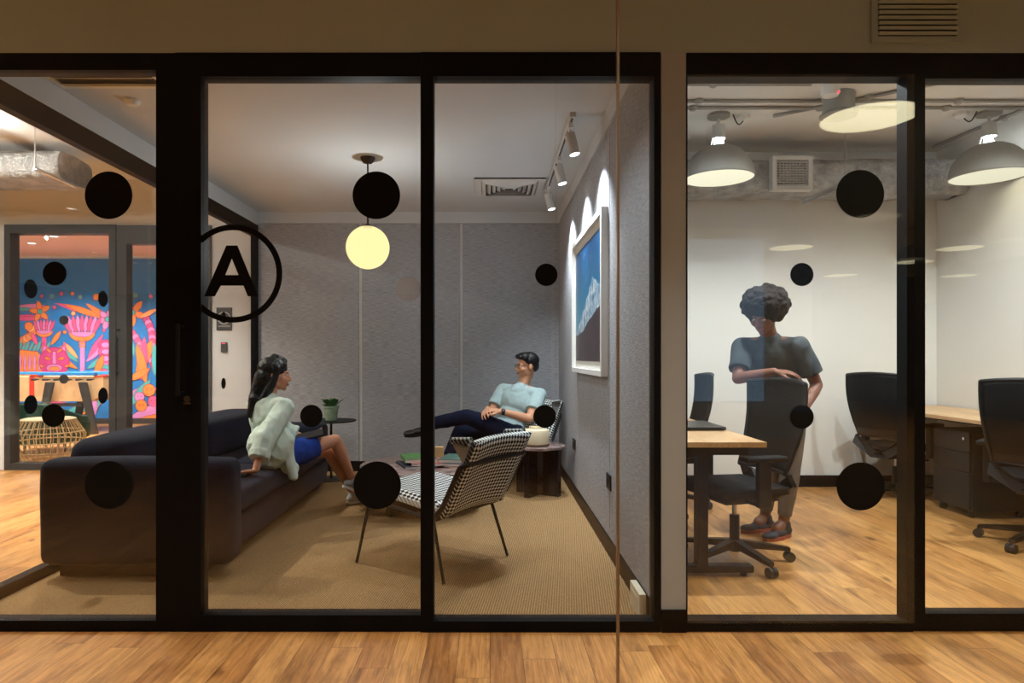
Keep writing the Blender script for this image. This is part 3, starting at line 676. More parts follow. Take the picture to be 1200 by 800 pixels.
# ---------------------------------------------------------------- signs and sockets
sx0, sx1, sz1, sz0 = gx(254), gx(272), gz(360.3), gz(387)
s = thing('room_sign', 'dark grey sign plate with a white ring emblem on the white wall', 'sign', ((sx0+sx1)/2, YD, sz0))
MB().box((sx0, YD-.012, sz0), (sx1, YD, sz1), bev=.002).build('plate', 'dark_frame', s)
m = MB(); cxs, czs, R = (sx0+sx1)/2, gz(372.5), .066
for i in range(64):
    a, b = 2*PI*i/64, 2*PI*(i+1)/64
    m.prism([(cxs+R*math.cos(a), YD-.0135, czs+R*math.sin(a)), (cxs+R*math.cos(b), YD-.0135, czs+R*math.sin(b)), (cxs+(R-.007)*math.cos(b), YD-.0135, czs+(R-.007)*math.sin(b)), (cxs+(R-.007)*math.cos(a), YD-.0135, czs+(R-.007)*math.sin(a))], (0, .0012, 0))
bmesh.ops.remove_doubles(m.b, verts=m.b.verts[:], dist=1e-5)
m.build('ring_emblem', 'white_plastic', s)
m = MB(); m.box((cxs-.013, YD-.015, czs-.012), (cxs+.013, YD-.0125, czs+.06)); m.ball((cxs, YD-.0135, czs+.064), (.011, .002, .012), 2); m.build('dark_figure', 'rubber', s)
def text(body, size, loc, name, mat, parent, rot=(PI/2, 0, 0), w=None):
    cu = bpy.data.curves.new('t', 'FONT'); cu.body = body; cu.size = size; cu.align_x = 'CENTER'; cu.extrude = .0006
    tmp = bpy.data.objects.new('t', cu); COL.objects.link(tmp); dg = bpy.context.evaluated_depsgraph_get()
    me = bpy.data.meshes.new_from_object(tmp.evaluated_get(dg)); bpy.data.objects.remove(tmp)
    o = bpy.data.objects.new(name, me); COL.objects.link(o); me.materials.clear(); me.materials.append(M[mat])
    R = Matrix.Translation(loc) @ Vector(rot).to_track_quat('Z', 'Y').to_matrix().to_4x4() if False else None
    from mathutils import Euler
    me.transform(W[parent].inverted() @ Matrix.Translation(loc) @ Euler(rot).to_matrix().to_4x4())
    o.parent = parent; W[o] = W[parent]; return o
text('GAME ROOM', .021, (cxs, YD-.0132, gz(383)), 'lettering', 'white_plastic', s)
s = thing('card_reader', 'small dark card reader below the dark sign plate', 'card reader', (gx(263), YD, gz(412)))
MB().box((gx(259.5), YD-.02, gz(412.5)), (gx(266.5), YD, gz(401)), bev=.004).build('housing', 'dark_frame', s)
MB().box((gx(261), YD-.0215, gz(402.6)), (gx(265), YD-.0202, gz(401.9))).build('indicator', 'red_led', s)
def socket(y0, y1, z0, z1, l):
    s = thing('wall_socket', l, 'socket', (.715, (y0+y1)/2, z0)); MB().box((.706, y0, z0), (.715, y1, z1), bev=.002).build('plate', 'black_powder', s)
    m = MB(); ym = (y0+y1)/2
    for dy in (-.018, .018): m.box((.7045, ym+dy-.004, (z0+z1)/2-.006), (.7062, ym+dy+.004, (z0+z1)/2+.006))
    m.box((.7045, ym-.004, z1-.03), (.7062, ym+.004, z1-.02)); m.build('slots', 'rubber', s)
socket(5.46, 5.62, .41, .50, 'black socket plate on the picture wall beside the round side table')
socket(3.86, 3.99, .40, .49, 'black socket plate on the picture wall close behind the glass screen edge')
s = thing('floor_outlet_box', 'cream outlet box on the carpet at the foot of the picture wall', 'socket', (.68, 3.05, .006))
MB().box((.672, 2.955, .006), (.703, 3.15, .122), bev=.003).build('housing', 'off_white', s)
MB().box((.6705, 2.99, .035), (.6722, 3.12, .095)).build('plate', 'jar_cream', s)

# ---------------------------------------------------------------- framed photo
fy0, fy1, fz0, fz1 = 3.97, 5.40, 1.07, 2.10
s = thing('framed_photo', 'white deep framed photo of a snowy mountain under blue sky', 'picture', (.715, (fy0+fy1)/2, fz0))
m = MB(); xo = .672; fw = .035
m.box((xo, fy0, fz0), (.714, fy1, fz0+fw)); m.box((xo, fy0, fz1-fw), (.714, fy1, fz1)); m.box((xo, fy0, fz0+fw), (.714, fy0+fw, fz1-fw)); m.box((xo, fy1-fw, fz0+fw), (.714, fy1, fz1-fw))
m.build('frame', 'white_plastic', s)
b0, b1, c0, c1 = fy0+fw, fy1-fw, fz0+fw, fz1-fw
MB().box((.700, b0, c0), (.705, b1, c1)).build('mount', 'paper', s)
e = .055; b0 += e; b1 -= e; c0 += e; c1 -= e; H = c1-c0; L_ = b1-b0
pr = MB().box((.697, b0, c0), (.700, b1, c1)).build('print', 'sky_print', s)
# far end (b1) is on the left of the picture as seen from the lounge
def PP(u, v): return (.6965, b1-u*L_, c0+v*H)
m = MB(); pts = [(0, .10), (0, .27), (.08, .28), (.16, .33), (.24, .36), (.31, .43), (.38, .45), (.45, .53), (.52, .55), (.58, .62), (.62, .605), (.66, .665), (.70, .675), (.73, .64), (.78, .645), (.83, .60), (.90, .585), (1, .55), (1, .1)]
m.prism([PP(*q) for q in pts], (.0004, 0, 0)); m.build('snowy_peak', 'snow_print', pr)
m = MB(); pts = [(0, 0), (0, .24), (.12, .235), (.22, .25), (.32, .255), (.42, .295), (.55, .34), (.68, .36), (.80, .40), (1, .43), (1, 0)]
m.prism([(.6961, y, z) for _, y, z in [PP(*q) for q in pts]], (.0004, 0, 0)); m.build('dark_slope', 'slope_print', pr)

# ---------------------------------------------------------------- sofa
sf = thing('sofa', 'dark navy sofa with block arms along the side glass wall', 'sofa', (-1.9, 4.85, .006))
def soft(m, lo, hi, bev=.05): return m.box(lo, hi, bev=bev)
def puff(name, lo, hi, par, bev=.06, bulge=.015, seed=0):
    lo, hi = Vector(lo), Vector(hi); m = MB(); b = m.b
    r = bmesh.ops.create_cube(b, size=1, matrix=Matrix.Translation((lo+hi)/2) @ Matrix.Diagonal((*(hi-lo), 1)))
    bmesh.ops.bevel(b, geom=b.edges[:], offset=bev, segments=4, profile=.5, affect='EDGES')
    bmesh.ops.subdivide_edges(b, edges=[e for e in b.edges if e.calc_length() > .2], cuts=6, use_grid_fill=True)
    c = (lo+hi)/2; h = (hi-lo)/2
    for v in b.verts:
        d = v.co-c; q = [1-min(1, abs(d[i]/h[i]))**2 for i in range(3)]
        for i in range(3):
            j, k = (i+1) % 3, (i+2) % 3
            if abs(d[i]) > h[i]*.8: v.co[i] += math.copysign(bulge*q[j]*q[k], d[i])
        v.co += Vector((1, 1, 1))*noise.noise(v.co*4+Vector((seed, 0, 0)))*.004
    return m.build(name, 'navy_fabric', par, smooth=True, autos=False)
MB().box((-2.33, 3.56, .006), (-1.56, 6.06, .10)).build('plinth', 'black_powder', sf)
puff('front_arm', (-2.385, 3.45, .085), (-1.365, 3.64, .645), sf, .055, .008, 1)
puff('back_arm', (-2.385, 5.86, .085), (-1.50, 6.12, .585), sf, .05, .008, 2)
puff('base', (-2.36, 3.645, .085), (-1.45, 5.855, .29), sf, .03, .004, 3)
for k in range(2):
    ya = 3.65+k*1.103; puff('seat_cushion', (-2.12, ya, .285), (-1.43, ya+1.098, .425), sf, .045, .012, 4+k)
puff('back_frame', (-2.38, 3.645, .285), (-2.125, 5.855, .60), sf, .04, .006, 8)
# back cushions lean on the frame
for k in range(2):
    ya = 3.60+k*1.12; o = puff('back_cushion', (-2.335, ya, .43 if k == 0 else .43), (-2.02, ya+1.10, .735), sf, .09, .015, 10+k)

# ---------------------------------------------------------------- check lounge chairs
def armchair(label):
    s = thing('check_lounge_chair', label, 'armchair', (0, 0, 0))
    # profile in (y, z): seat then back, thick shell
    wS, wB = .285, .285
    def slab(m, y0, z0, y1, z1, w0, w1, th, n=8):
        pass
    # seat
    def shell(name, A, B, wa, wb, th, mat='check_fabric', par=s, curve=0):
        A, B = Vector((0, *A)), Vector((0, *B)); d = (B-A); L = d.length; d.normalize(); nrm = Vector((0, -d.z, d.y)) if True else None
        m = MB(); b = m.b
        r = bmesh.ops.create_cube(b, size=1); 
        bmesh.ops.bevel(b, geom=b.edges[:], offset=.0, segments=1, affect='EDGES') if False else None
        bmesh.ops.subdivide_edges(b, edges=b.edges[:], cuts=9, use_grid_fill=True)
        for v in b.verts:
            x, t, h = v.co.x*2, v.co.y+.5, v.co.z*2
            w = wa+(wb-wa)*t
            # round the rim: squeeze thickness toward borders
            ex = 1-max(0, (abs(x)-.8)/.2)**2*.6; et = 1-max(0, (abs(t-.5)*2-.82)/.18)**2*.6
            p_ = A + d*(L*t) + Vector((1, 0, 0))*(w*x) + nrm*(h*th/2*min(ex, et) + curve*(x*x))
            v.co = p_
        return m.build(name, mat, par, smooth=True, autos=False)
    shell('seat', (-.27, .365), (.29, .435), wS, wS*1.02, .075, curve=.012)
    bk = shell('backrest', (-.265, .35), (-.475, .765), wS*.98, wB*.95, .055, curve=.025)
    # short side wings at the top
    for sx in (-1, 1):
        m = MB(); x = sx*.270
        m.prism([(x, -.475, .775), (x, -.335, .765), (x, -.33, .735), (x, -.45, .72)], (-sx*.035, 0, 0))
        bmesh.ops.bevel(m.b, geom=m.b.edges[:], offset=.008, segments=2, affect='EDGES')
        wg = m.build('side_wing', 'check_fabric', bk, smooth=True)
        MB().prism([(x-sx*.008, -.455, .725), (x-sx*.008, -.345, .735), (x-sx*.008, -.415, .63)], (-sx*.018, 0, 0)).build('wing_lining', 'lamp_grey', s)
    # metal frame bar: along seat sides up the back edges and across
    m = MB(); r = .0145
    L1 = [(-.305, .30, .395), (-.305, -.245, .33), (-.30, -.31, .40), (-.298, -.425, .62)]
    pts = [Vector(p) for p in L1] ; pr_ = [Vector((-p.x, p.y, p.z)) for p in pts][::-1]
    al = pts + [Vector((-.27, -.455, .635)), Vector((.27, -.455, .635))] + pr_
    m.tube(al, r, 8); m.tube([al[0], al[-1]], r, 8); m.tube([al[1], al[-2]], r, 8); m.build('frame', 'black_powder', s, smooth=True)
    for sx in (-1, 1):
        for (ya, za, yb) in ((.24, .385, .32), (-.22, .335, -.32)):
            m = MB(); m.cyl((sx*.27, ya, za), (sx*.30, yb, .008), .0105, .0085, seg=10); m.build('leg', 'black_powder', s, smooth=True)
    return s
AC = armchair('black and white check lounge chair with its back to the glass, empty')
rz1 = math.atan2(.82, .57)
AC.location = (-.33, 3.835, .004); AC.rotation_euler = (0, 0, rz1)
MANC = (.16, 6.24)
ac2 = copy_tree(AC, (MANC[0], MANC[1], .004), math.atan2(.75, -.66), 'black and white check lounge chair the man in the grey tee sits in')
SCALE2 = 1

# ---------------------------------------------------------------- tables
def cross_base(m, cx_, cy_, z0, z1, r, th, rot, n=2):
    for k in range(n):
        R = Matrix.Rotation(rot+k*PI/n, 3, 'Z'); m.cbox((cx_, cy_, (z0+z1)/2), (2*r, th, z1-z0), R)
t1 = thing('coffee_table', 'low round reddish marble coffee table on black cross base', 'coffee table', (-.50, 5.1, .006))
MB().lathe((-.5, 5.1, 0), [(0, .362), (.492, .362), (.5, .356), (.5, .336), (.49, .33), (0, .33)], 72).build('table_top', 'rose_marble', t1, smooth=True)
m = MB(); cross_base(m, -.5, 5.1, .007, .329, .34, .05, .72); m.build('cross_base', 'black_powder', t1)
t2 = thing('marble_side_table', 'round marble side table on a shiny black base near the corner', 'side table', (.42, 5.68, .006))
MB().lathe((.42, 5.68, 0), [(0, .432), (.225, .432), (.232, .427), (.232, .410), (.225, .405), (0, .405)], 64).build('table_top', 'rose_marble', t2, smooth=True)
m = MB(); cross_base(m, .42, 5.68, .007, .404, .205, .05, 1.0, 2); cross_base(m, .42, 5.68, .02, .404, .12, .12, .3, 1)
m.build('cross_base', 'lacquer', t2)
jc = at(627.5, 521, 5.62)
j = thing('ceramic_jar', 'wide cream ceramic jar on the round marble side table', 'jar', (jc.x, 5.62, .432))
MB().lathe((jc.x, 5.62, .432), [(0, 0), (.108, 0), (.114, .008), (.12, .02), (.12, .125), (.115, .136), (.085, .14), (.060, .142), (.056, .148), (.056, .162), (.048, .163), (.046, .14), (0, .135)], 56).build('body', 'jar_cream', j, smooth=True)
MB().lathe((jc.x, 5.62, .432), [(0, .137), (.044, .137), (.046, .15), (.03, .158), (0, .16)], 32).build('lid', 'jar_cream', j, smooth=True)
MB().lathe((jc.x, 5.62, .432), [(.1145, .007), (.1195, .016), (.1215, .016), (.1205, .021), (.1155, .001), (.1145, .007)], 56).build('foot_ring', 'jar_foot', j, smooth=True)
t3c = at(388, 492, 6.35); zt = t3c.z
t3 = thing('pedestal_table', 'thin black round pedestal table holding the potted plant', 'side table', (t3c.x, 6.35, .006))
MB().lathe((t3c.x, 6.35, 0), [(0, zt), (.236, zt), (.24, zt-.004), (.236, zt-.012), (0, zt-.012)], 56).build('table_top', 'black_powder', t3, smooth=True)
MB().cyl((t3c.x, 6.35, .02), (t3c.x, 6.35, zt-.012), .012, seg=16).build('pole', 'black_powder', t3, smooth=True)
MB().lathe((t3c.x, 6.35, .006), [(0, .012), (.15, .010), (.155, .004), (.155, 0), (0, 0)], 40).build('base', 'black_powder', t3, smooth=True)
# potted plant
pc = at(388, 492, 6.33); pz = zt
pp = thing('potted_plant', 'small leafy plant in a pale green ribbed pot', 'plant', (pc.x, 6.33, pz))
m = MB(); prof = [(0, 0), (.052, 0), (.055, .006), (.070, .115), (.076, .118), (.078, .138), (.071, .139), (.068, .12), (0, .118)]
m.lathe((pc.x, 6.33, pz), prof, 40); m.build('pot', 'pot_green', pp, smooth=True)
MB().lathe((pc.x, 6.33, pz), [(0, .128), (.066, .122), (.066, .119), (0, .119)], 24).build('soil', 'soil', pp, smooth=True)
m = MB(); random.seed(3)
for i in range(26):
    a = random.random()*2*PI; L = random.uniform(.09, .15); up = random.uniform(.8, 2.4); base = Vector((pc.x, 6.33, pz+.12)) + Vector((math.cos(a), math.sin(a), 0))*random.uniform(0, .035)
    d = Vector((math.cos(a), math.sin(a), up)).normalized(); sd_ = d.cross(Vector((0, 0, 1))).normalized(); n_ = 6
    st = [base + d*(L*t_) + Vector((0, 0, -.45*t_*t_*L*.55)) for t_ in [k/n_ for k in range(n_+1)]]
    m.tube([base-Vector((0, 0, .02)), st[1]], .0016, 5)
    wd = [.004, .018, .027, .028, .022, .012, .001]
    for k in range(n_):
        for sg in (-1, 1):
            q = [st[k], st[k+1], st[k+1]+sd_*sg*wd[k+1]+Vector((0, 0, wd[k+1]*.35)), st[k]+sd_*sg*wd[k]+Vector((0, 0, wd[k]*.35))]
            m.poly(q)
m.build('foliage', 'leaf', pp, mods=[('thick', 'SOLIDIFY', {'thickness': .0012})])
# books on coffee table
def book(cx_, cy_, z, w, l, h, rz, cov, label):
    s = thing('magazine', label, 'book', (cx_, cy_, z), rz); Wm = W[s]
    def loc(m): m.b.transform(Wm); return m
    m = MB(); m.box((-w/2, -l/2, .0), (w/2, l/2, .0018)); m.box((-w/2, -l/2, h-.0018), (w/2, l/2, h)); m.box((-w/2, -l/2, .0018), (-w/2+.002, l/2, h-.0018)); loc(m).build('cover', cov, s)
    m = MB(); m.box((-w/2+.0022, -l/2+.003, .002), (w/2-.003, l/2-.003, h-.002)); loc(m).build('pages', 'paper', s)
zt = .362
book(-.56, 5.02, zt, .25, .32, .018, .35, 'book_navy', 'dark covered magazine at the bottom of the left stack on the coffee table')
book(-.48, 5.02, zt+.018, .23, .30, .02, .1, 'book_rose', 'rose patterned book in the middle of the left stack on the coffee table')
book(-.55, 5.06, zt+.038, .24, .31, .028, .25, 'book_green', 'green leafy patterned book topmost of the left stack on the coffee table')
book(-.195, 4.98, zt, .19, .28, .016, -.5, 'book_rose', 'pinkish magazine at the bottom of the right stack on the coffee table')
book(-.225, 5.0, zt+.016, .20, .29, .022, -.35, 'book_navy', 'dark edged book in the middle of the right stack on the coffee table')
book(-.245, 5.03, zt+.038, .23, .30, .026, -.2, 'book_teal', 'dark green book under the small wooden block')
o = MB().box((-.445+.02, 5.02, zt+.064), (-.375+.02, 5.07, zt+.064+.075), bev=.003).build('wooden_block', 'block_wood', loc=(-.39, 5.045, zt+.064)); 
tag(o, 'small light wooden block standing on the dark green book', 'block')

# ---------------------------------------------------------------- work room desks
def desk(name, x0, x1, y0, y1, label, foots, kind):
    d = thing(name, label, 'desk', ((x0+x1)/2, (y0+y1)/2, 0))
    MB().box((x0, y0, .722), (x1, y1, .75), bev=.002).build('desk_top', 'desk_wood', d)
    m = MB(); m.box((x0+.06, y0+.09, .67), (x1-.06, y0+.14, .721)); m.box((x0+.06, y1-.14, .67), (x1-.06, y1-.09, .721)); m.box(((x0+x1)/2-.03, y0+.14, .67), ((x0+x1)/2+.03, y1-.14, .721)); m.build('under_frame', 'black_powder', d)
    for y in foots:
        m = MB(); xm = (x0+x1)/2; m.box((xm-.028, y-.035, .03), (xm+.028, y+.035, .69)); m.box((x0+.02, y-.032, .022), (x1-.0, y+.032, .062), bev=.008)
        for x in (x0+.06, x1-.05): m.cyl((x, y, 0), (x, y, .024), .018, seg=12)
        m.box((x0+.05, y-.03, .675), (x1-.05, y+.03, .7215)); m.build('leg', 'black_powder', d)
    return d
desk('work_desk', .87, 1.43, 3.39, 4.95, 'oak topped desk with black legs beside the wall end', (3.58, 4.75), 0)
desk('long_desk', 3.38, 4.08, 3.1, 5.99, 'long oak topped desk against the white side wall', (3.3, 5.75), 0)
l = thing('laptop', 'closed black laptop on the oak desk beside the wall end', 'laptop', (1.22, 4.07, .751))
MB().box((1.03, 3.90, .7545), (1.405, 4.30, .764), bev=.003).build('base', 'laptop_black', l)
MB().box((1.03, 3.90, .7655), (1.405, 4.30, .7735), bev=.003).build('lid', 'laptop_black', l)
m = MB()
for x in (1.06, 1.37):
    for y in (3.93, 4.27): m.cyl((x, y, .75), (x, y, .7546), .008, seg=8)
m.build('foot', 'rubber', l)
# drawer pedestal under long desk
x0, x1, y0, y1 = 3.52, 3.98, 4.82, 5.22
d = thing('drawer_unit', 'black three drawer unit on castors under the long desk', 'cabinet', ((x0+x1)/2, (y0+y1)/2, 0))
MB().box((x0+.02, y0, .055), (x1, y1, .635), bev=.003).build('body', 'chair_plastic', d)
for za, zb_ in ((.065, .335), (.341, .48), (.486, .63)):
    dr = MB().box((x0, y0+.004, za), (x0+.019, y1-.004, zb_), bev=.002).build('drawer', 'chair_plastic', d)
MB().cyl((x0-.012, y0+.05, .585), (x0, y0+.05, .585), .011, seg=16).build('lock', 'chrome', dr)
for x in (x0+.05, x1-.05):
    for y in (y0+.05, y1-.05):
        m = MB(); m.cyl((x, y-.012, .026), (x, y+.012, .026), .026, seg=16); m.cyl((x, y, .03), (x, y, .056), .008, seg=8); m.build('castor', 'rubber', d, smooth=True)

# ---------------------------------------------------------------- office chair (local +y is forward)
def office_chair(label):
    s = thing('office_chair', label, 'office chair', (0, 0, 0))
    # base
    hub = MB(); hub.lathe((0, 0, 0), [(0, .06), (.035, .06), (.045, .085), (.04, .115), (.028, .125), (.028, .27), (.0, .27)], 24); hub.build('column', 'black_powder', s, smooth=True)
    MB().cyl((0, 0, .27), (0, 0, .36), .014, seg=16).build('gas_lift', 'chrome', s, smooth=True)
    for k in range(5):
        a = k*2*PI/5+.646; c, sn = math.cos(a), math.sin(a); r = .315
        m = MB(); sd = Vector((-sn, c, 0)); A = Vector((c*.025, sn*.025, .105)); B = Vector((c*r, sn*r, .072))
        vs = []
        for P_, wv, hh in ((A, .026, .022), (B, .016, .011)):
            for q in ((-1, -1), (1, -1), (1, 1), (-1, 1)): vs.append(m.b.verts.new(P_+sd*q[0]*wv+Vector((0, 0, q[1]*hh))))
        for i in range(4): m.b.faces.new((vs[i], vs[(i+1) % 4], vs[4+(i+1) % 4], vs[4+i]))
        m.b.faces.new(vs[:4]); m.b.faces.new(vs[4:][::-1]); m.build('base_spoke', 'black_powder', s)
        m = MB(); C = Vector((c*r, sn*r, .028)); m.cyl((c*r, sn*r, .03), (c*r, sn*r, .075), .008, seg=8)
        for q in (-1, 1): m.cyl(C+sd*q*.006, C+sd*q*.024, .028, seg=20)
        m.cyl(C-sd*.008, C+sd*.008, .02, seg=12); m.build('castor', 'rubber', s, smooth=True)
    m = MB(); m.box((-.09, -.13, .345), (.09, .12, .39), bev=.012); m.cyl((.07, .0, .36), (.2, .03, .345), .006, seg=8); m.cbox((.215, .035, .345), (.05, .03, .012), bev=.004); m.build('mechanism', 'chair_plastic', s)
    # seat
    m = MB(); b = m.b; bmesh.ops.create_cube(b, size=1); bmesh.ops.subdivide_edges(b, edges=b.edges[:], cuts=9, use_grid_fill=True)
    for v in b.verts:
        x, y, z = v.co*2; rr = 1-.12*max(0, abs(x)-.6)/.4*(abs(y)**3); zz = z*.035*(1-.45*max(abs(x), abs(y))**6)
        v.co = Vector((x*.245*(1-.10*max(0, -y)), (y*.235+.01)*rr, .44+zz-.018*max(0, y)**3-.008*(1-x*x)*(1 if z > 0 else 0)))
    m.build('seat', 'chair_black', s, smooth=True, autos=False)
    # back: curved mesh panel, frame and lumbar
    def bp(u, v, off=0):      # u -1..1, v 0..1
        w = .205+.035*math.sin(v*PI*.62)+.012*v; x = u*w
        y = -.235 - .10*v - .035*math.sin(v*PI) + .055*u*u + off; z = .53+.525*v-.018*u*u*(v > .9); return Vector((x, y, z))
    m = MB(); m.grid(lambda a, b_: bp(a*2-1, b_), 17, 17); bk = m.build('backrest', 'chair_black', s, smooth=True, autos=False, mods=[('thick', 'SOLIDIFY', {'thickness': .012, 'offset': 0})])
    m = MB(); pts = [bp(-1, i/12) for i in range(13)]+[bp(-1+2*i/12, 1) for i in range(1, 13)]+[bp(1, 1-i/12) for i in range(1, 13)]+[bp(1-2*i/12, 0) for i in range(1, 13)]
    m.tube(pts, .012, 8); m.build('back_frame', 'chair_plastic', bk, smooth=True)
    m = MB()       # V shaped carrier behind and under the back
    for sx in (-1, 1):
        m.prism([(sx*.215, -.215, .53), (sx*.225, -.245, .46), (sx*.09, -.24, .365), (sx*.02, -.20, .355), (sx*.02, -.235, .40), (sx*.15, -.255, .50)], (0, .028, 0))
    m.box((-.08, -.24, .352), (.08, -.05, .378)); m.grid(lambda a, b_: bp(a*1.8-.9, .02+.1*b_, -.028), 9, 4)
    m.build('back_carrier', 'chair_plastic', s)
    for sx in (-1, 1):
        m = MB(); m.box((sx*.27-.018, -.03, .37), (sx*.27+.018, .05, .62), bev=.006); m.box((sx*.16 if sx > 0 else -.27, -.02, .372), (.27 if sx > 0 else -.16, .04, .392)); ar = m.build('arm', 'chair_plastic', s)
        MB().box((sx*.27-.04, -.12, .62), (sx*.27+.04, .14, .648), bev=.01).build('arm_pad', 'chair_black', ar, smooth=True)
    return s
OC = office_chair('black mesh office chair pulled to the oak desk beside the standing person')
OC.location = (1.43, 3.84, 0); OC.rotation_euler = (0, 0, math.radians(105))
copy_tree(OC, (1.42, 5.25, 0), math.radians(86), 'black mesh office chair half hidden behind the wall end, past the laptop')
copy_tree(OC, (3.55-.12, 5.55, 0), math.radians(-62), 'black mesh office chair at the far end of the long desk')
copy_tree(OC, (3.45, 4.12, 0), math.radians(-48), 'black mesh office chair in front of the black drawer unit')

# ---------------------------------------------------------------- games room
# football table
ft = thing('football_table', 'wooden football table with blue rim and black legs before the mural', 'football table', (-7.0, 10.4, 0))
def fp(px_, py_, Y): return at(px_, py_, Y)
Yf = 10.2; a = fp(38, 440, Yf); b = fp(121, 440, Yf)
xa, xb = a.x, b.x
m = MB(); m.prism([(xa-1.0, Yf, .50), (xa-1.0, Yf, .88), (xb+.0, Yf, .88), (xb, Yf, .62), (xb-.18, Yf, .50)], (0, .75, 0)); m.build('body', 'foos_wood', ft)
m = MB(); m.box((xa+.1, Yf-.03, .90), (xb-.12, Yf+.06, .95), bev=.008); m.box((xa-.95, Yf-.03+.2, .91), (xa+.1, Yf+.30, .95), bev=.008); m.box((xa+.1, Yf+.66, .90), (xb-.12, Yf+.75, .95), bev=.008); m.build('blue_rim', 'foos_blue', ft)
m = MB(); m.box((xa-.04, Yf-.012, .56), (xa+.03, Yf, .90)); m.box((xa-.02, Yf-.012, .88), (xa+.16, Yf+.02, .91)); m.box((xb-.14, Yf-.01, .88), (xb+.01, Yf+.75, .90)); m.build('red_trim', 'foos_red', ft)
m = MB(); 
for k in range(6): x = xa+.1+k*.17; m.cyl((x, Yf-.12, .84), (x, Yf+.85, .84), .008, seg=8); m.cyl((x, Yf-.16, .84), (x, Yf-.06, .84), .016, seg=10)
m.build('rod_handles', 'rubber', ft)
for (x0, x1) in ((62, 50), (100, 114)):
    for dy in (-.04, .79):
        A = fp(x0, 455, Yf); B = fp(x1, 506, Yf); m = MB(); m.prism([(A.x-.06, Yf+dy, .80), (A.x+.06, Yf+dy, .80), (B.x+.05, Yf+dy, 0), (B.x-.05, Yf+dy, 0)], (0, -.05 if dy < 0 else .05, 0)); m.build('leg', 'dark_frame', ft)
m = MB(); m.box((xa-.95, Yf+.02, .42), (xb-.35, Yf+.07, .47)); m.build('cross_bar', 'dark_frame', ft)
# rattan drum stool
rc = at(52, 545, 7.35); R0 = .35
rt = thing('rattan_stool', 'round open rattan stool behind the sofa, inside the games room', 'stool', (rc.x, 7.42, 0))
zH = .50
def rp(z): 
    t_ = z/zH; return .24+.125*math.sin(min(1, t_*1.25+.05)*PI*.56) - (.11*max(0, t_-.62)/.38 if t_ > .62 else 0)
m = MB()
for k in range(34):
    a = 2*PI*k/34; m.tube([Vector((rc.x+rp(z)*math.cos(a+.0), 7.42+rp(z)*math.sin(a), z)) for z in [.02+i*(zH-.03)/8 for i in range(9)]], .0055, 6)
m.build('upright_canes', 'rattan', rt)
m = MB()
for z in (.02, .13, .24, .35, .485):
    r = rp(z); n = 40; m.tube([Vector((rc.x+r*math.cos(2*PI*i/n), 7.42+r*math.sin(2*PI*i/n), z)) for i in range(n+1)], .010 if z in (.02, .485) else .007, 6)
m.build('hoops', 'rattan', rt)
r = rp(.485); MB().lathe((rc.x, 7.42, .488), [(0, .012), (r-.015, .012), (r, .004), (r, -.006), (0, -.006)], 40).build('top', 'rattan', rt, smooth=True)
# green tub chair
gc2 = at(58, 500, 8.3)
gt = thing('tub_chair', 'dark green rounded tub chair behind the rattan stool', 'armchair', (gc2.x, 8.4, 0))
m = MB(); R = .46
def tub(u, v):
    a = -PI*.02+PI*1.04*u; z = .12+v*.50; zz = .12+(z-.12)*(1-.35*abs(math.cos(a))**3); return Vector((gc2.x+R*(.93+.07*v)*math.cos(a), 8.35-R*.9*math.sin(a)*1.0, zz))
m.grid(tub, 28, 9); m.build('back_shell', 'green_velvet', gt, smooth=True, autos=False, mods=[('thick', 'SOLIDIFY', {'thickness': .09, 'offset': -1}), ('b', 'BEVEL', {'width': .025, 'segments': 3})])
MB().box((gc2.x-.33, 8.10, .14), (gc2.x+.33, 8.65, .40), bev=.05).build('seat', 'green_velvet', gt, smooth=True)
for sx in (-1, 1):
    for dy in (-.12, .28): MB().cyl((gc2.x+sx*.25, 8.33+dy, 0), (gc2.x+sx*.25, 8.33+dy, .16), .014, .02, seg=10).build('leg', 'dark_frame', gt)

# ---------------------------------------------------------------- mural: painted jungle
YM = 11.69
def mx(p): return at(p, 0, YM).x
def mz(p): return at(0, p, YM).z
MUR = ['mural_blue', 'mural_blue_deep', 'mural_teal', 'mural_orange', 'mural_pink', 'mural_lilac', 'mural_magenta', 'mural_cream', 'mural_line']
mm = MB(); mm.mi = 0
mm.box((mx(-30), YM-.001, mz(496)), (-2.41, YM+.009, mz(303)))
layer = [0]
def shape(pts, c, line=True, lw=.9):
    layer[0] += 1; y = YM-.0015-layer[0]*.00006
    if line:
        cx_ = sum(p[0] for p in pts)/len(pts); cy_ = sum(p[1] for p in pts)/len(pts)
        big = []
        for (x, z) in pts:
            d = math.hypot(x-cx_, z-cy_) or 1; big.append((x+(x-cx_)/d*lw*.7, z+(z-cy_)/d*lw*.7))
        mm.mi = 8; mm.poly([(mx(x), y+.00003, mz(z)) for x, z in big])
    mm.mi = c; mm.poly([(mx(x), y, mz(z)) for x, z in pts])
def leaf2(x, y, L, w, ang, c, n=9):
    pts = []
    for i in range(n+1): t_ = i/n; pts.append((t_*L, w*math.sin(t_*PI)**.8))
    for i in range(n-1, 0, -1): t_ = i/n; pts.append((t_*L, -w*math.sin(t_*PI)**.8))
    ca, sa = math.cos(ang), math.sin(ang); shape([(x+a*ca-b*sa, y-(a*sa+b*ca)) for a, b in pts], c)
def disc(x, y, r, c, n=22, ry=None, line=True): shape([(x+r*math.cos(2*PI*i/n), y+(ry or r)*math.sin(2*PI*i/n)) for i in range(n)], c, line)
def petals(x, y, n, L, w, c, c2, a0=0, r=3):
    for i in range(n): leaf2(x, y, L, w, a0+2*PI*i/n, c)
    disc(x, y, r, c2)
random.seed(11)
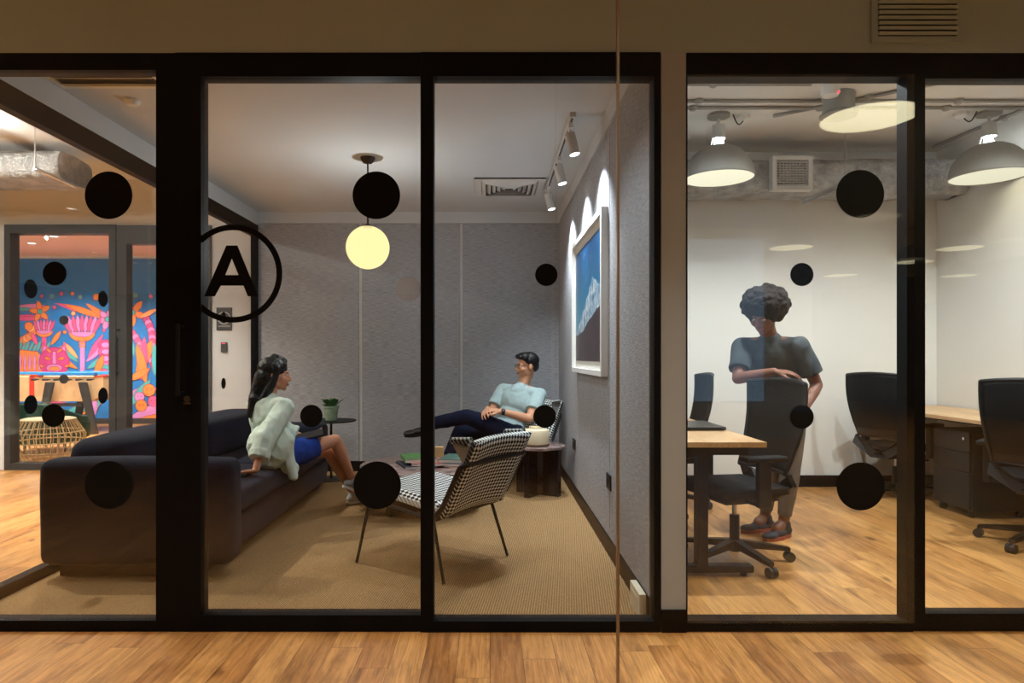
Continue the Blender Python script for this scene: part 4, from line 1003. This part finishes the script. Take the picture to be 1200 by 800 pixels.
# streaks
for (x, y, L, w, a, c) in ((14, 360, 44, 3.4, .02, 5), (14, 371, 38, 3.0, -.03, 4), (64, 355, 55, 3, -.26, 4), (75, 356, 52, 3.4, -.34, 3), (100, 355, 40, 3.2, -.6, 3), (14, 362, 28, 2, 0, 2), (16, 374, 34, 2.4, .05, 4)): leaf2(x, y, L, w, a, c)
petals(47, 365, 5, 13, 2.9, 3, 2, .5, 2.8)
petals(126, 374, 6, 13, 3.2, 5, 2, .2, 2.8); petals(156, 366, 5, 17, 3.6, 3, 2, .9, 2.6); petals(196, 372, 5, 14, 3.2, 3, 2, .4, 2.6)
for (x, y, r, c) in ((49, 347, 1.8, 4), (61, 347, 2.6, 2), (72, 344, 2, 4), (85, 344, 2, 3), (94, 348, 2.2, 2), (113, 348, 3.6, 3), (64, 360, 2, 4), (86, 367, 2.4, 7), (76, 389, 2, 3), (16, 383, 1.8, 5), (21, 379, 1.3, 5), (159, 346, 2.6, 2), (177, 347, 2, 4), (122, 387, 1.5, 4)): disc(x, y, r, c)
# striped tail left
for i in range(12):
    t_ = i/11; x = 14+22*math.sin(t_*2.2)+2; y = 404-22*t_; disc(x, y, 4.6, 3 if i % 2 else 7)
# teal leaves row
for i in range(9): leaf2(16+i*4.5, 412, 14, 1.8, 1.2-.1*(i % 3), 2)
# big goblet flowers
def goblet(cx_, cy_, s, n):
    for i in range(n): a = PI/2-(i-(n-1)/2)*(.95/n*1.0); leaf2(cx_+(i-(n-1)/2)*s*.16, cy_, s*1.0, s*.12, a, 5 if i % 2 else 4)
    shape([(cx_+s*.72*math.cos(a), cy_-s*.02+s*.5*math.sin(a)) for a in [PI*i/14 for i in range(15)]], 3)
    shape([(cx_+s*.62*math.cos(a), cy_-s*.04+s*.26*math.sin(a)) for a in [PI*i/14 for i in range(15)]], 5)
shape([(94, 396), (99.5, 396), (99.5, 440), (94, 440)], 5); shape([(49.5, 394), (54.5, 394), (54.5, 408), (49.5, 408)], 4)
goblet(96.5, 390, 21, 9); goblet(52, 388, 14, 7)
for i in range(3): shape([(93, 398+i*3.4), (100.5, 398+i*3.4), (100.5, 400+i*3.4), (93, 400+i*3.4)], 3)
# long leaves
for (x, y, L, w, a, c) in ((92, 424, 30, 3.2, 2.45, 2), (91, 432, 34, 3.4, 2.6, 3), (92, 420, 26, 2.6, 2.3, 7), (101, 424, 30, 3.2, .75, 5), (102, 432, 30, 3.4, .55, 2), (103, 420, 34, 3, 1.0, 4), (60, 404, 20, 2.6, .95, 3), (44, 404, 16, 2.4, 2.0, 4), (103, 440, 30, 3.6, .35, 3), (90, 440, 34, 3.6, 2.85, 2)): leaf2(x, y, L, w, a, c)
# tiger like cat body and face
shape([(14, 414), (26, 410), (44, 412), (52, 420), (52, 440), (14, 440)], 3)
for i in range(6): leaf2(17+i*6, 436, 22, 1.5, 1.45+.03*i, 5)
for sx in (-1, 1): shape([(64+sx*15, 416), (64+sx*13, 401), (64+sx*4, 410)], 4); shape([(64+sx*13, 412), (64+sx*12, 405), (64+sx*7, 410)], 5)
disc(64, 424, 17.5, 6, 30, 17)
for sx in (-1, 1):
    leaf2(64+sx*4, 421, 8, 1.7, .25 if sx > 0 else PI-.25, 3); leaf2(64+sx*3, 413, 8, 1.2, .6 if sx > 0 else PI-.6, 3); leaf2(64+sx*12, 430, 6, 1.2, .4 if sx > 0 else PI-.4, 3); disc(64+sx*7, 420.4, .9, 8, 8, line=False)
shape([(62.6, 412), (65.4, 412), (66, 426), (62, 426)], 5); disc(64, 431, 9, 5, 20, 4.2); disc(64, 431.5, 6, 3, 18, 2.2)
# magenta curled bloom and second cat, right
for k in range(5): disc(124, 404+k*8, 9-k*.6, 6 if k % 2 == 0 else 4, 18, 6)
for k in range(5): disc(124, 404+k*8, 5-k*.4, 5, 14, 3, True)
disc(122, 436, 10, 2, 18, 9); disc(122, 436, 5, 4, 14, 4)
for (x, y, L, w, a, c) in ((112, 440, 26, 4, 1.2, 3), (118, 470, 34, 4, 2.2, 3), (96, 486, 40, 5, .7, 3), (104, 490, 34, 4.5, 1.1, 2), (112, 486, 30, 4, 1.7, 5), (20, 488, 60, 7, .28, 4), (20, 494, 60, 6, .15, 3), (70, 492, 44, 5.5, .5, 2), (66, 470, 24, 3, 1.5, 4), (84, 470, 24, 3, 1.2, 2)): leaf2(x, y, L, w, a, c)
# door pane part
for i in range(12): disc(152+i*2.0+4*math.sin(i*.5), 386+i*4.4, 3.6, 4 if i % 2 else 5, 12)
for i in range(14): disc(172+i*.9+3*math.sin(i*.45), 374+i*4.4, 4, 5 if i % 2 else 6, 12)
for i in range(7): leaf2(153+i*3.6, 418, 17, 1.8, 1.7-.2*i*.5, 2)
for (x, y, L, w, a, c) in ((160, 440, 46, 6, 1.15, 3), (166, 446, 52, 5, 1.5, 4), (172, 450, 48, 5, 1.8, 3), (150, 462, 36, 5, .2, 5), (152, 476, 40, 5, .9, 2), (150, 446, 30, 4, .5, 3), (150, 492, 60, 7, .35, 5), (156, 494, 60, 6, .1, 3), (164, 372, 24, 2.6, .45, 7), (182, 440, 40, 5, 1.5, 2), (190, 470, 40, 5, 1.2, 3), (205, 440, 40, 5, 1.4, 4)): leaf2(x, y, L, w, a, c)
for (x, y, r, c) in ((175, 457, 7, 3), (164, 465, 5.5, 5), (166, 475, 6.5, 3), (180, 470, 6, 4)):
    disc(x, y, r, c)
    for sx in (-1, 1): disc(x+sx*r*.35, y-r*.15, r*.13, 8, 8, line=False)
o = mm.build('mural', [m_ for m_ in MUR], loc=(mx(100), YM, mz(496))); tag(o, 'bright blue jungle mural with orange and pink flowers and a cat face', 'mural')
# ---------------------------------------------------------------- people
def remesh(mb, name, mat, parent, voxel=.006, smooth=3, sf=.5, decim=None, wr=0, wscale=9):
    o = mb.build(name, mat, None)
    md = o.modifiers.new('r', 'REMESH'); md.mode = 'VOXEL'; md.voxel_size = voxel; md.use_smooth_shade = True
    if smooth: q = o.modifiers.new('s', 'SMOOTH'); q.factor = sf; q.iterations = smooth
    bake(o)
    if wr:
        nrm = [v.normal.copy() for v in o.data.vertices]; pos = [v.co.copy() for v in o.data.vertices]
        for v, p, vn in zip(o.data.vertices, pos, nrm):
            n = noise.noise(Vector((p.x*wscale, p.y*wscale, p.z*wscale*.7))); n2 = noise.noise(Vector((p.x*wscale*2.3+5, p.y*wscale*2.3, p.z*wscale*1.3)))
            v.co = p + vn*(wr*(1-abs(n)*2.2)+wr*.5*n2)
    for f in o.data.polygons: f.use_smooth = True; f.material_index = 0
    o.data.materials.clear(); o.data.materials.append(M[mat])
    if parent is not None:
        o.data.transform(W[parent].inverted()); o.parent = parent; W[o] = W[parent]
    return o
def frame3(fwd, up):
    f = Vector(fwd).normalized(); u = Vector(up); u = (u-f*u.dot(f)).normalized(); r = f.cross(u)
    return Matrix((r, f, u)).transposed()          # columns: right, forward, up
def head(m, C, R, s=1.0, fem=False):
    C = Vector(C); T = lambda x, y, z: C + R @ (Vector((x, y, z))*s)
    E = lambda c, r: m.ball(T(*c), tuple(a*s for a in r), 3, R)
    E((0, -.016, .034), (.074, .094, .082)); E((0, .022, -.02), (.062, .070, .085)); E((0, .034, -.066), (.047, .046, .042))
    m.ball(T(0, .068, -.095), .018*s, 2)
    for sx in (-1, 1):
        E((sx*.040, .052, -.028), (.026, .028, .026)); E((sx*.046, .0, -.062), (.018, .036, .028))
        E((sx*.076, -.012, -.008), (.009, .020, .031)); m.ball(T(sx*.011, .094, -.037), .0095*s, 2)
        m.cap(T(sx*.012, .082, .022), T(sx*.040, .072, .020), .0085*s, .007*s, 1, 10)
    m.cap(T(0, .086, .012), T(0, .106, -.030), .0075*s, .0120*s, 1, 10)
    for sx in (-1, 1): m.cap(T(0, .0895, -.060), T(sx*.020, .081, -.057), .0065*s, .0035*s, 1, 8); m.cap(T(0, .0895, -.071), T(sx*.018, .081, -.066), .0075*s, .004*s, 1, 8)
    return T
def face_bits(o, C, R, s, parent):     # eyes, brows, lips joined into the body mesh
    C = Vector(C); T = lambda x, y, z: C + R @ (Vector((x, y, z))*s)
    b = bmesh.new(); b.from_mesh(o.data); inv = W[parent].inverted()
    def add(fn, mi):
        m = MB(); m.mi = mi; fn(m); m.b.transform(inv); me = bpy.data.meshes.new('t'); m.b.to_mesh(me); m.b.free(); b.from_mesh(me); bpy.data.meshes.remove(me)
    for sx in (-1, 1):
        add(lambda m: m.ball(T(sx*.030, .0775, .001), (.0125*s, .008*s, .006*s), 2, R), 1)
        add(lambda m: m.ball(T(sx*.030, .0835, .001), (.0052*s, .003*s, .0052*s), 2, R), 2)
        add(lambda m: m.cap(T(sx*.014, .0895, .0225), T(sx*.043, .0785, .0235), .0032*s, .0024*s, 1, 8), 3)
        add(lambda m: m.cap(T(0, .0958, -.0625), T(sx*.022, .0845, -.0585), .0030*s, .0018*s, 1, 8), 4)
        add(lambda m: m.cap(T(0, .0965, -.0695), T(sx*.019, .0860, -.0655), .0036*s, .0018*s, 1, 8), 4)
    b.to_mesh(o.data); b.free()
    for n_ in ('eye_white', 'iris', 'hair_black', 'lips'): o.data.materials.append(M[n_])
    for f in o.data.polygons: f.use_smooth = True
def hand(m, wr, dirv, palm, side, curl=.35, spread=.10, s=1.0, thumb_out=.7):
    """wr wrist, dirv to the fingers, palm = direction the palm faces, side=+1 thumb on (dir x palm) side"""
    d = Vector(dirv).normalized(); p = Vector(palm); p = (p-d*p.dot(d)).normalized(); t = d.cross(p)*side; wr = Vector(wr)
    L = [(.074, .040, .024, .020), (.080, .045, .028, .021), (.076, .041, .026, .020), (.066, .032, .020, .018)]
    for i in range(4):
        off = (.030-.0195*i)*s; a = wr + t*off*.75 + d*.012*s; k = wr + t*off*1.12 + d*(.088-.004*abs(i-1.2))*s
        m.cap(a, k, .0125*s, .0112*s, 1, 10)
        q = k; dd = (d + t*spread*(1.5-i)).normalized(); ang = curl*.6; ax = dd.cross(p)
        for j in range(3):
            dj = Matrix.Rotation(ang, 3, ax) @ dd
            l = L[i][j+1]*s; e = q+dj*l; m.cap(q, e, (.0090-.0009*j)*s, (.0083-.0010*j)*s, 1, 9); q = e; ang += curl
    m.cap(wr-d*.01*s, wr+d*.045*s, .021*s, .024*s, 1, 12) if False else None
    b0 = wr + t*.018*s + d*.022*s + p*.006*s; b1 = b0 + (t*thumb_out + d*.75 + p*.25).normalized()*.040*s
    b2 = b1 + (t*thumb_out*.6 + d + p*.25).normalized()*.032*s; b3 = b2 + (t*.15 + d + p*.2).normalized()*.024*s
    m.cap(b0, b1, .0145*s, .0115*s, 1, 10); m.cap(b1, b2, .0108*s, .0095*s, 1, 10); m.cap(b2, b3, .0095*s, .0080*s, 1, 10)
V = Vector
def limb(m, pts, rs):
    for a, b, r1, r2 in zip(pts[:-1], pts[1:], rs[:-1], rs[1:]): m.cap(a, b, r1, r2, 2, 18)
def leg_muscle(m, hip, knee, ank, k=1.0):
    th = hip.lerp(knee, .35); limb(m, [hip, th, knee], [.078*k, .074*k, .050*k]); cf = knee.lerp(ank, .30); limb(m, [knee, cf, ank], [.050*k, .053*k, .034*k])
def shoe(par, ank, toe, up, mat, sole, name='shoe', s=1.0, boot=False):
    ank, toe = V(ank), V(toe); heel_dir = (toe-ank); f = heel_dir.normalized()
    R = frame3(f, up); 
    m = MB(); base = ank
    T = lambda x, y, z: base + R @ (V((x, y, z))*s)
    m.ball(T(0, -.02, -.035), (.038*s, .05*s, .036*s), 3, R); m.ball(T(0, .05, -.045), (.042*s, .075*s, .030*s), 3, R); m.ball(T(.0, .135, -.052), (.044*s, .065*s, .024*s), 3, R); m.cap(T(0, -.01, -.03), T(0, -.005, .008), .040*s, .043*s)
    o = remesh(m, name, mat, par, .006, 2)
    m = MB(); pts = []
    for i in range(28):
        a = 2*PI*i/28; x = .044*math.cos(a)*(1.05 if math.sin(a) > 0 else .86); y = .06+.135*math.sin(a); pts.append(T(x, y, -.082))
    m.prism(pts, R @ V((0, 0, .022*s)))
    so = m.build('sole', sole, o)
    return o
def sleeve(m, a, b, r1, r2, n=3):     # flat ended tube of cloth
    m.cyl(a, b, r1, r2, 24); m.ball(a, r1, 2)

# ---- the seated man
mn = thing('person', 'seated man in glasses, light grey tee and dark jeans, one leg crossed over', 'person', (.1, 6.1, .40))
dx = (lambda v: V(v))
# measures
pel = V((.08, 6.12, .49)); nk = V((.225, 6.21, .925)); hd = V((.232, 6.20, 1.105))
_s = V((.085, 0, 0))
fT = V((-.5, -.85, .22)).normalized(); RT = frame3(nk-pel, -fT) # helper not used for the head
shR = V((.045, 6.315, .865)); shL = V((.375, 6.11, .835))
elR = V((-.08, 6.17, .65)); wrR = V((-.105, 5.93, .72)); elL = V((.27, 5.93, .63)); wrL = V((.015, 5.86, .705))
hipR = V((.02, 6.17, .475)); hipL = V((.12, 6.03, .475)); knR = V((-.36, 6.08, .50)); anR = V((-.44, 5.98, .11)); knL = V((-.28, 5.83, .66)); anL = V((-.58, 5.97, .575))
pel, nk, shR, shL, elR, wrR, elL, wrL, hipR, hipL, knR, knL = [q+_s for q in (pel, nk, shR, shL, elR, wrR, elL, wrL, hipR, hipL, knR, knL)]; hd = hd+_s*1.35
RH = frame3((-.93, -.30, -.05), (.10, -.03, 1))
m = MB(); head(m, hd, RH, 1.0)
m.cap(hd+RH@V((0, -.022, -.05)), nk+V((0, 0, -.0)), .052, .058); m.cap(nk, nk.lerp(pel, .1), .058, .07)
ch = nk.lerp(pel, .30); RB = frame3((nk-pel).cross((shL-shR)).normalized()*-1, nk-pel)
sp_ = (shL-shR).normalized()
RBm = Matrix((sp_, (nk-pel).normalized().cross(sp_).normalized(), (nk-pel).normalized())).transposed()
def torso(m, nk, pel, shL, shR, k=1.0, hipw=.13, fem=0):
    up = (nk-pel).normalized(); sp = (shL-shR); sp = (sp-up*sp.dot(up)).normalized(); R = Matrix((sp, up.cross(sp), up)).transposed(); L = (nk-pel).length
    P = lambda t, y=0: pel+up*L*t+R@V((0, y, 0))
    m.ball(P(.66), (.158*k, .108*k, .155), 3, R); m.ball(P(.40), (.138*k-.012*fem, .100*k, .135), 3, R); m.ball(P(.12), (.15*k, .105*k, .12), 3, R)
    m.ball(P(.80), (.145*k, .085*k, .09), 3, R)
    for s_ in (shL, shR): m.cap(s_, P(.88).lerp(s_, .35), .058*k, .062*k)
    return R
torso(m, nk, pel, shL, shR)
for sh, el, wr in ((shL, elL, wrL), (shR, elR, wrR)):
    limb(m, [sh, sh.lerp(el, .5), el], [.054, .047, .038]); limb(m, [el, el.lerp(wr, .3), wr], [.040, .040, .026])
hand(m, wrL, (-.9, -.05, .12), (-.1, .25, -1), 1, .45); hand(m, wrR, (-.15, -.85, -.15), (.5, .1, -1), -1, .5)
leg_muscle(m, hipR, knR, anR, .96); leg_muscle(m, hipL, knL, anL, .96)
body = remesh(m, 'body', 'skin_man', mn, .0055, 2); face_bits(body, hd, RH, 1.0, mn)
# tee
m = MB(); torso(m, nk-(nk-pel).normalized()*.012, pel-(nk-pel).normalized()*.02, shL, shR, 1.09)
for sh, el in ((shL, elL), (shR, elR)):
    e = sh.lerp(el, .66); m.cyl(sh, e, .068, .071, 24); m.ball(sh, .068, 3)
m.cap(nk-(nk-pel).normalized()*.03, nk.lerp(pel, .2), .072, .11)
remesh(m, 'tee_shirt', 'tee_grey', mn, .007, 2, wr=.004, wscale=11)
# jeans
m = MB()
for h, k, a in ((hipR, knR, anR), (hipL, knL, anL)):
    limb(m, [h, h.lerp(k, .35), k], [.092, .088, .066]); m.cap(k, k.lerp(a, .35), .066, .064); m.cyl(k.lerp(a, .3), k.lerp(a, .93), .064, .052, 22)
m.ball((hipR+hipL)/2, (.15, .14, .105), 3); m.cap(hipR+V((.03, 0, 0)), hipL+V((.03, 0, 0)), .10)
remesh(m, 'jeans', 'denim', mn, .007, 2, wr=.004, wscale=12)
shoe(mn, anL+V((-.015, 0, -.01)), anL+V((-.30, -.02, -.045)), (-.15, -.35, 1), 'shoe_black', 'shoe_black')
shoe(mn, anR+V((0, 0, -.01)), anR+V((-.3, -.08, -.01)), (0, 0, 1), 'shoe_black', 'shoe_black')
# hair: short, swept
def T_(C, R, s=1.0): return lambda x, y, z: V(C) + R @ (V((x, y, z))*s)
T = T_(hd, RH); m = MB()
m.ball(T(0, -.030, .050), (.081, .096, .080), 4, RH); m.ball(T(0, .02, .095), (.066, .07, .034), 3, RH); m.ball(T(0, -.075, .0), (.066, .045, .06), 3, RH)
m.cap(T(-.035, .072, .088), T(.035, .076, .090), .021, .021); m.cap(T(-.06, .03, .078), T(.06, .03, .078), .024, .024)
for sx in (-1, 1): m.cap(T(sx*.072, -.005, .055), T(sx*.073, .004, .022), .012, .007)
h = remesh(m, 'hair', 'hair_black', mn, .005, 2, wr=.002, wscale=60)
# glasses
m = MB()
for sx in (-1, 1):
    n = 20; pts = [T(sx*.031+.021*math.cos(2*PI*i/n), .098, .002+.016*math.sin(2*PI*i/n)) for i in range(n+1)]; m.tube(pts, .0017, 6); m.tube([T(sx*.052, .097, .006), T(sx*.074, .06, .008), T(sx*.079, -.01, .006)], .0016, 6)
m.tube([T(-.010, .099, .004), T(.010, .099, .004)], .0016, 6); m.build('glasses', 'watch_black', mn, smooth=True)
# watch on the near wrist
wd = (wrL-elL).normalized(); m = MB(); c = wrL-wd*.02; m.cyl(c-wd*.011, c+wd*.011, .030, seg=24); m.cbox(c+V((0, -.024, .012)), (.030, .014, .030), frame3(V((0, -1, .5)), (0, 0, 1)).inverted(), bev=.003); m.build('watch', 'watch_black', mn, smooth=True)

# ---- woman on the sofa
wn = thing('person', 'woman with long dark hair in pale mint shirt and blue skirt leaning on the sofa', 'person', (-1.5, 4.65, .42))
pel = V((-1.54, 4.62, .52)); nk = V((-1.535, 4.565, .905)); hd = V((-1.50, 4.60, 1.065))
shR = V((-1.40, 4.49, .845)); shL = V((-1.665, 4.68, .845)); elR = V((-1.475, 4.30, .65)); wrR = V((-1.495, 4.195, .468)); elL = V((-1.50, 4.83, .64)); wrL = V((-1.385, 4.86, .60))
hipR = V((-1.47, 4.60, .49)); hipL = V((-1.60, 4.72, .49)); knR = V((-1.16, 4.93, .565)); anR = V((-1.075, 5.13, .235)); knL = V((-1.235, 5.02, .47)); anL = V((-1.095, 5.27, .105))
RH = frame3((.94, .28, -.08), (0, 0, 1))
m = MB(); head(m, hd, RH, .96); m.cap(hd+RH@V((0, -.02, -.05)), nk, .045, .048)
torso(m, nk, pel, shL, shR, .86, fem=1)
for sh, el, wr in ((shL, elL, wrL), (shR, elR, wrR)):
    limb(m, [sh, sh.lerp(el, .5), el], [.044, .038, .032]); limb(m, [el, el.lerp(wr, .3), wr], [.033, .033, .022])
hand(m, wrR+V((-.0, 0, -.004)), (-.95, -.34, -.10), (0, -.25, -1), -1, .10, .34, .95, .9); hand(m, wrL, (.85, .12, .12), (.0, .1, 1), -1, .45, .08, .9)
leg_muscle(m, hipR, knR, anR, .90); leg_muscle(m, hipL, knL, anL, .90)
for a, t_ in ((anR, V((.10, .16, -.10))), (anL, V((.13, .17, -.02)))): m.cap(a, a+t_*.6+V((0, 0, -.03)), .034, .03)
body = remesh(m, 'body', 'skin_woman', wn, .005, 2); face_bits(body, hd, RH, .96, wn)
# shirt: loose, rolled sleeves, long hem
m = MB(); torso(m, nk+V((0, 0, -.01)), pel+V((0, -.02, .0)), shL, shR, 1.02)
for sh, el, wr in ((shL, elL, wrL), (shR, elR, wrR)):
    m.ball(sh, .058, 3); m.cyl(sh, el, .060, .066, 22); m.ball(el, .066, 3); e = el.lerp(wr, .62); m.cyl(el, e, .066, .056, 22); m.cyl(el.lerp(wr, .42), e, .064, .060, 22)
up = (nk-pel).normalized()
# hem falling beside the hip over the seat edge
m.ball((-1.50, 4.50, .58), (.155, .12, .16), 3); m.cap((-1.40, 4.50, .62), (-1.395, 4.53, .43), .060, .040); m.cap((-1.395, 4.48, .60), (-1.345, 4.50, .375), .035, .028); m.cap((-1.42, 4.50, .52), (-1.35, 4.53, .42), .05, .03)
m.cap(nk+V((0, 0, -.01)), nk+V((0, 0, -.06)), .058, .09)
shirt = remesh(m, 'shirt', 'shirt_mint', wn, .006, 2, wr=.008, wscale=13)
m = MB(); e = elR.lerp(wrR, .62); e0 = elR.lerp(wrR, .46); m.cyl(e0, e, .066, .063, 24); m.build('rolled_cuff', 'shirt_mint', shirt, smooth=True, mods=[('b', 'BEVEL', {'width': .006, 'segments': 2})])
# skirt
m = MB(); 
for h, k in ((hipR, knR), (hipL, knL)): m.cyl(h, h.lerp(k, .62), .098, .086, 26); m.ball(h, .10, 3)
m.cyl((hipR+hipL)/2, hipR.lerp(knR, .58)*.5+hipL.lerp(knL, .58)*.5, .11, .088, 24); m.ball((hipR+hipL)/2, (.14, .14, .10), 3)
remesh(m, 'skirt', 'skirt_blue', wn, .006, 2, wr=.003, wscale=14)
shoe(wn, anR+V((.0, .0, -.01)), anR+V((.18, .20, -.13)), (.35, .25, 1), 'shoe_grey', 'sole_white', s=.88); shoe(wn, anL+V((0, 0, -.015)), anL+V((.19, .20, -.015)), (0, 0, 1), 'shoe_grey', 'sole_white', s=.88)
# long hair
T = T_(hd, RH, .96); m = MB()
m.ball(T(0, -.026, .045), (.082, .100, .082), 4, RH); m.ball(T(0, -.06, -.02), (.080, .072, .10), 3, RH); m.cap(T(0, -.075, -.02), T(0, -.12, -.20), .066, .052); m.cap(T(.02, -.12, -.18), T(.03, -.15, -.30), .046, .022)
for sx in (-1, 1): m.cap(T(sx*.065, .012, .055), T(sx*.066, -.015, -.07), .022, .026); m.cap(T(sx*.066, -.02, -.07), T(sx*.05, -.075, -.20), .028, .03)
m.cap(T(0, .045, .10), T(0, -.02, .122), .028, .03); m.cap(T(-.04, .055, .075), T(.04, .055, .075), .018)
h = remesh(m, 'hair', 'hair_black', wn, .005, 2, wr=.0025, wscale=50)
# tablet in her hand
tb = at(364, 509, 4.80); s = thing('tablet', 'dark slim tablet held on the lap of the woman in the mint shirt', 'tablet', tuple(tb)); R = frame3((.92, .25, .20), (-.1, -.28, 1))
m = MB(); m.cbox(tb+V((0, -.02, .0)), (.13, .19, .008), R, bev=.002); m.build('case', 'rubber', s); m = MB(); m.cbox(tb+V((0, -.02, 0))+R@V((0, 0, .0045)), (.118, .175, .001), R); m.build('screen', 'laptop_black', s)

# ---- standing person
sn = thing('person', 'standing person with big curly hair, charcoal tee and grey trousers bending over a chair', 'person', (1.93, 4.32, 0))
pel = V((1.93, 4.38, .90)); nk = V((1.83, 4.30, 1.325)); hd = V((1.755, 4.215, 1.455))
shR = V((1.68, 4.37, 1.255)); shL = V((1.985, 4.215, 1.255)); elR = V((1.60, 4.24, 1.05)); wrR = V((1.765, 4.075, 1.10)); elL = V((2.10, 4.22, 1.01)); wrL = V((1.96, 4.10, .86))
hipR = V((1.85, 4.40, .86)); hipL = V((2.00, 4.35, .86)); knR = V((1.88, 4.40, .47)); anR = V((1.885, 4.50, .095)); knL = V((1.975, 4.31, .47)); anL = V((1.935, 4.33, .095))
RH = frame3((-.62, -.62, -.42), (-.30, -.35, 1))
m = MB(); head(m, hd, RH, .97); m.cap(hd+RH@V((0, -.02, -.05)), nk, .047, .05)
torso(m, nk, pel, shL, shR, .92, fem=1)
for sh, el, wr in ((shL, elL, wrL), (shR, elR, wrR)):
    limb(m, [sh, sh.lerp(el, .5), el], [.050, .044, .036]); limb(m, [el, el.lerp(wr, .3), wr], [.037, .037, .024])
hand(m, wrR, (.85, -.30, -.08), (-.1, .3, -1), -1, .35, .1, .95); hand(m, wrL, (-.80, -.25, .12), (0, 0, -1), 1, .35, .1, .95)
leg_muscle(m, hipR, knR, anR, .97); leg_muscle(m, hipL, knL, anL, .97)
for a in (anR, anL): m.cap(a, a+V((-.06, -.03, -.03)), .036, .034)
body = remesh(m, 'body', 'skin_dark', sn, .0055, 2); face_bits(body, hd, RH, .97, sn)
m = MB(); torso(m, nk-(nk-pel).normalized()*.02, pel+V((0, 0, .02)), shL, shR, 1.02)
for sh, el in ((shL, elL), (shR, elR)): m.ball(sh, .066, 3); m.cyl(sh, sh.lerp(el, .72), .067, .068, 24)
m.cap(nk-(nk-pel).normalized()*.04, nk.lerp(pel, .25), .075, .11)
remesh(m, 'tee_shirt', 'tee_charcoal', sn, .007, 2, wr=.004, wscale=11)
m = MB()
for h, k, a in ((hipR, knR, anR), (hipL, knL, anL)):
    limb(m, [h, h.lerp(k, .3), k], [.094, .090, .060]); limb(m, [k, k.lerp(a, .3)], [.060, .062]); m.cyl(k.lerp(a, .25), k.lerp(a, .86), .061, .043, 22)
m.cap(hipR+V((.02, 0, .06)), hipL+V((-.02, 0, .06)), .10); m.ball(pel+V((0, 0, -.03)), (.145, .115, .10), 3)
remesh(m, 'trousers', 'legging_grey', sn, .007, 2, wr=.0025, wscale=12)
for a, t_ in ((anR, V((-.30, -.10, 0))), (anL, V((-.28, -.16, 0)))): shoe(sn, a+V((0, 0, -.012)), a+t_+V((0, 0, -.012)), (0, 0, 1), 'shoe_navy', 'sole_red')
T = T_(hd, RH, .97); m = MB(); random.seed(5)
m.ball(T(0, -.055, .055), (.140, .135, .120), 4, RH)
for i in range(90):
    a = random.random()*2*PI; z = random.uniform(-.75, 1); r = math.sqrt(1-z*z)
    x, y, zz = .134*r*math.cos(a), .128*r*math.sin(a)-.058, .112*z+.055
    if y > .03 and zz < .095: continue
    m.ball(T(x, y, zz), random.uniform(.018, .03), 2)
remesh(m, 'hair', 'hair_curly', sn, .006, 1, wr=.004, wscale=60)

# ---------------------------------------------------------------- world, camera, colour
wd_ = bpy.data.worlds.new('world'); SC.world = wd_; wd_.use_nodes = True
bg = wd_.node_tree.nodes['Background']; bg.inputs[0].default_value = (.5, .6, .8, 1); bg.inputs[1].default_value = .3
cam = bpy.data.cameras.new('camera'); co = bpy.data.objects.new('camera', cam); COL.objects.link(co); SC.camera = co
co.location = (0, 0, CH); co.rotation_euler = (PI/2, 0, 0)
cam.sensor_width = 36; cam.lens = F/1200*36; cam.shift_x = (600-CX)/1200; cam.shift_y = -(400-CY)/1200; cam.clip_start = .05
SC.view_settings.view_transform = 'Standard'; SC.view_settings.look = 'None'; SC.view_settings.exposure = 0; SC.view_settings.gamma = 1
SC.view_settings.use_curve_mapping = False
SC.cycles.max_bounces = 10; SC.cycles.diffuse_bounces = 4; SC.cycles.glossy_bounces = 4; SC.cycles.transparent_max_bounces = 24
SC.cycles.sample_clamp_indirect = 6; SC.cycles.use_denoising = True
SC.cycles.blur_glossy = .5; SC.cycles.caustics_reflective = False; SC.cycles.caustics_refractive = False
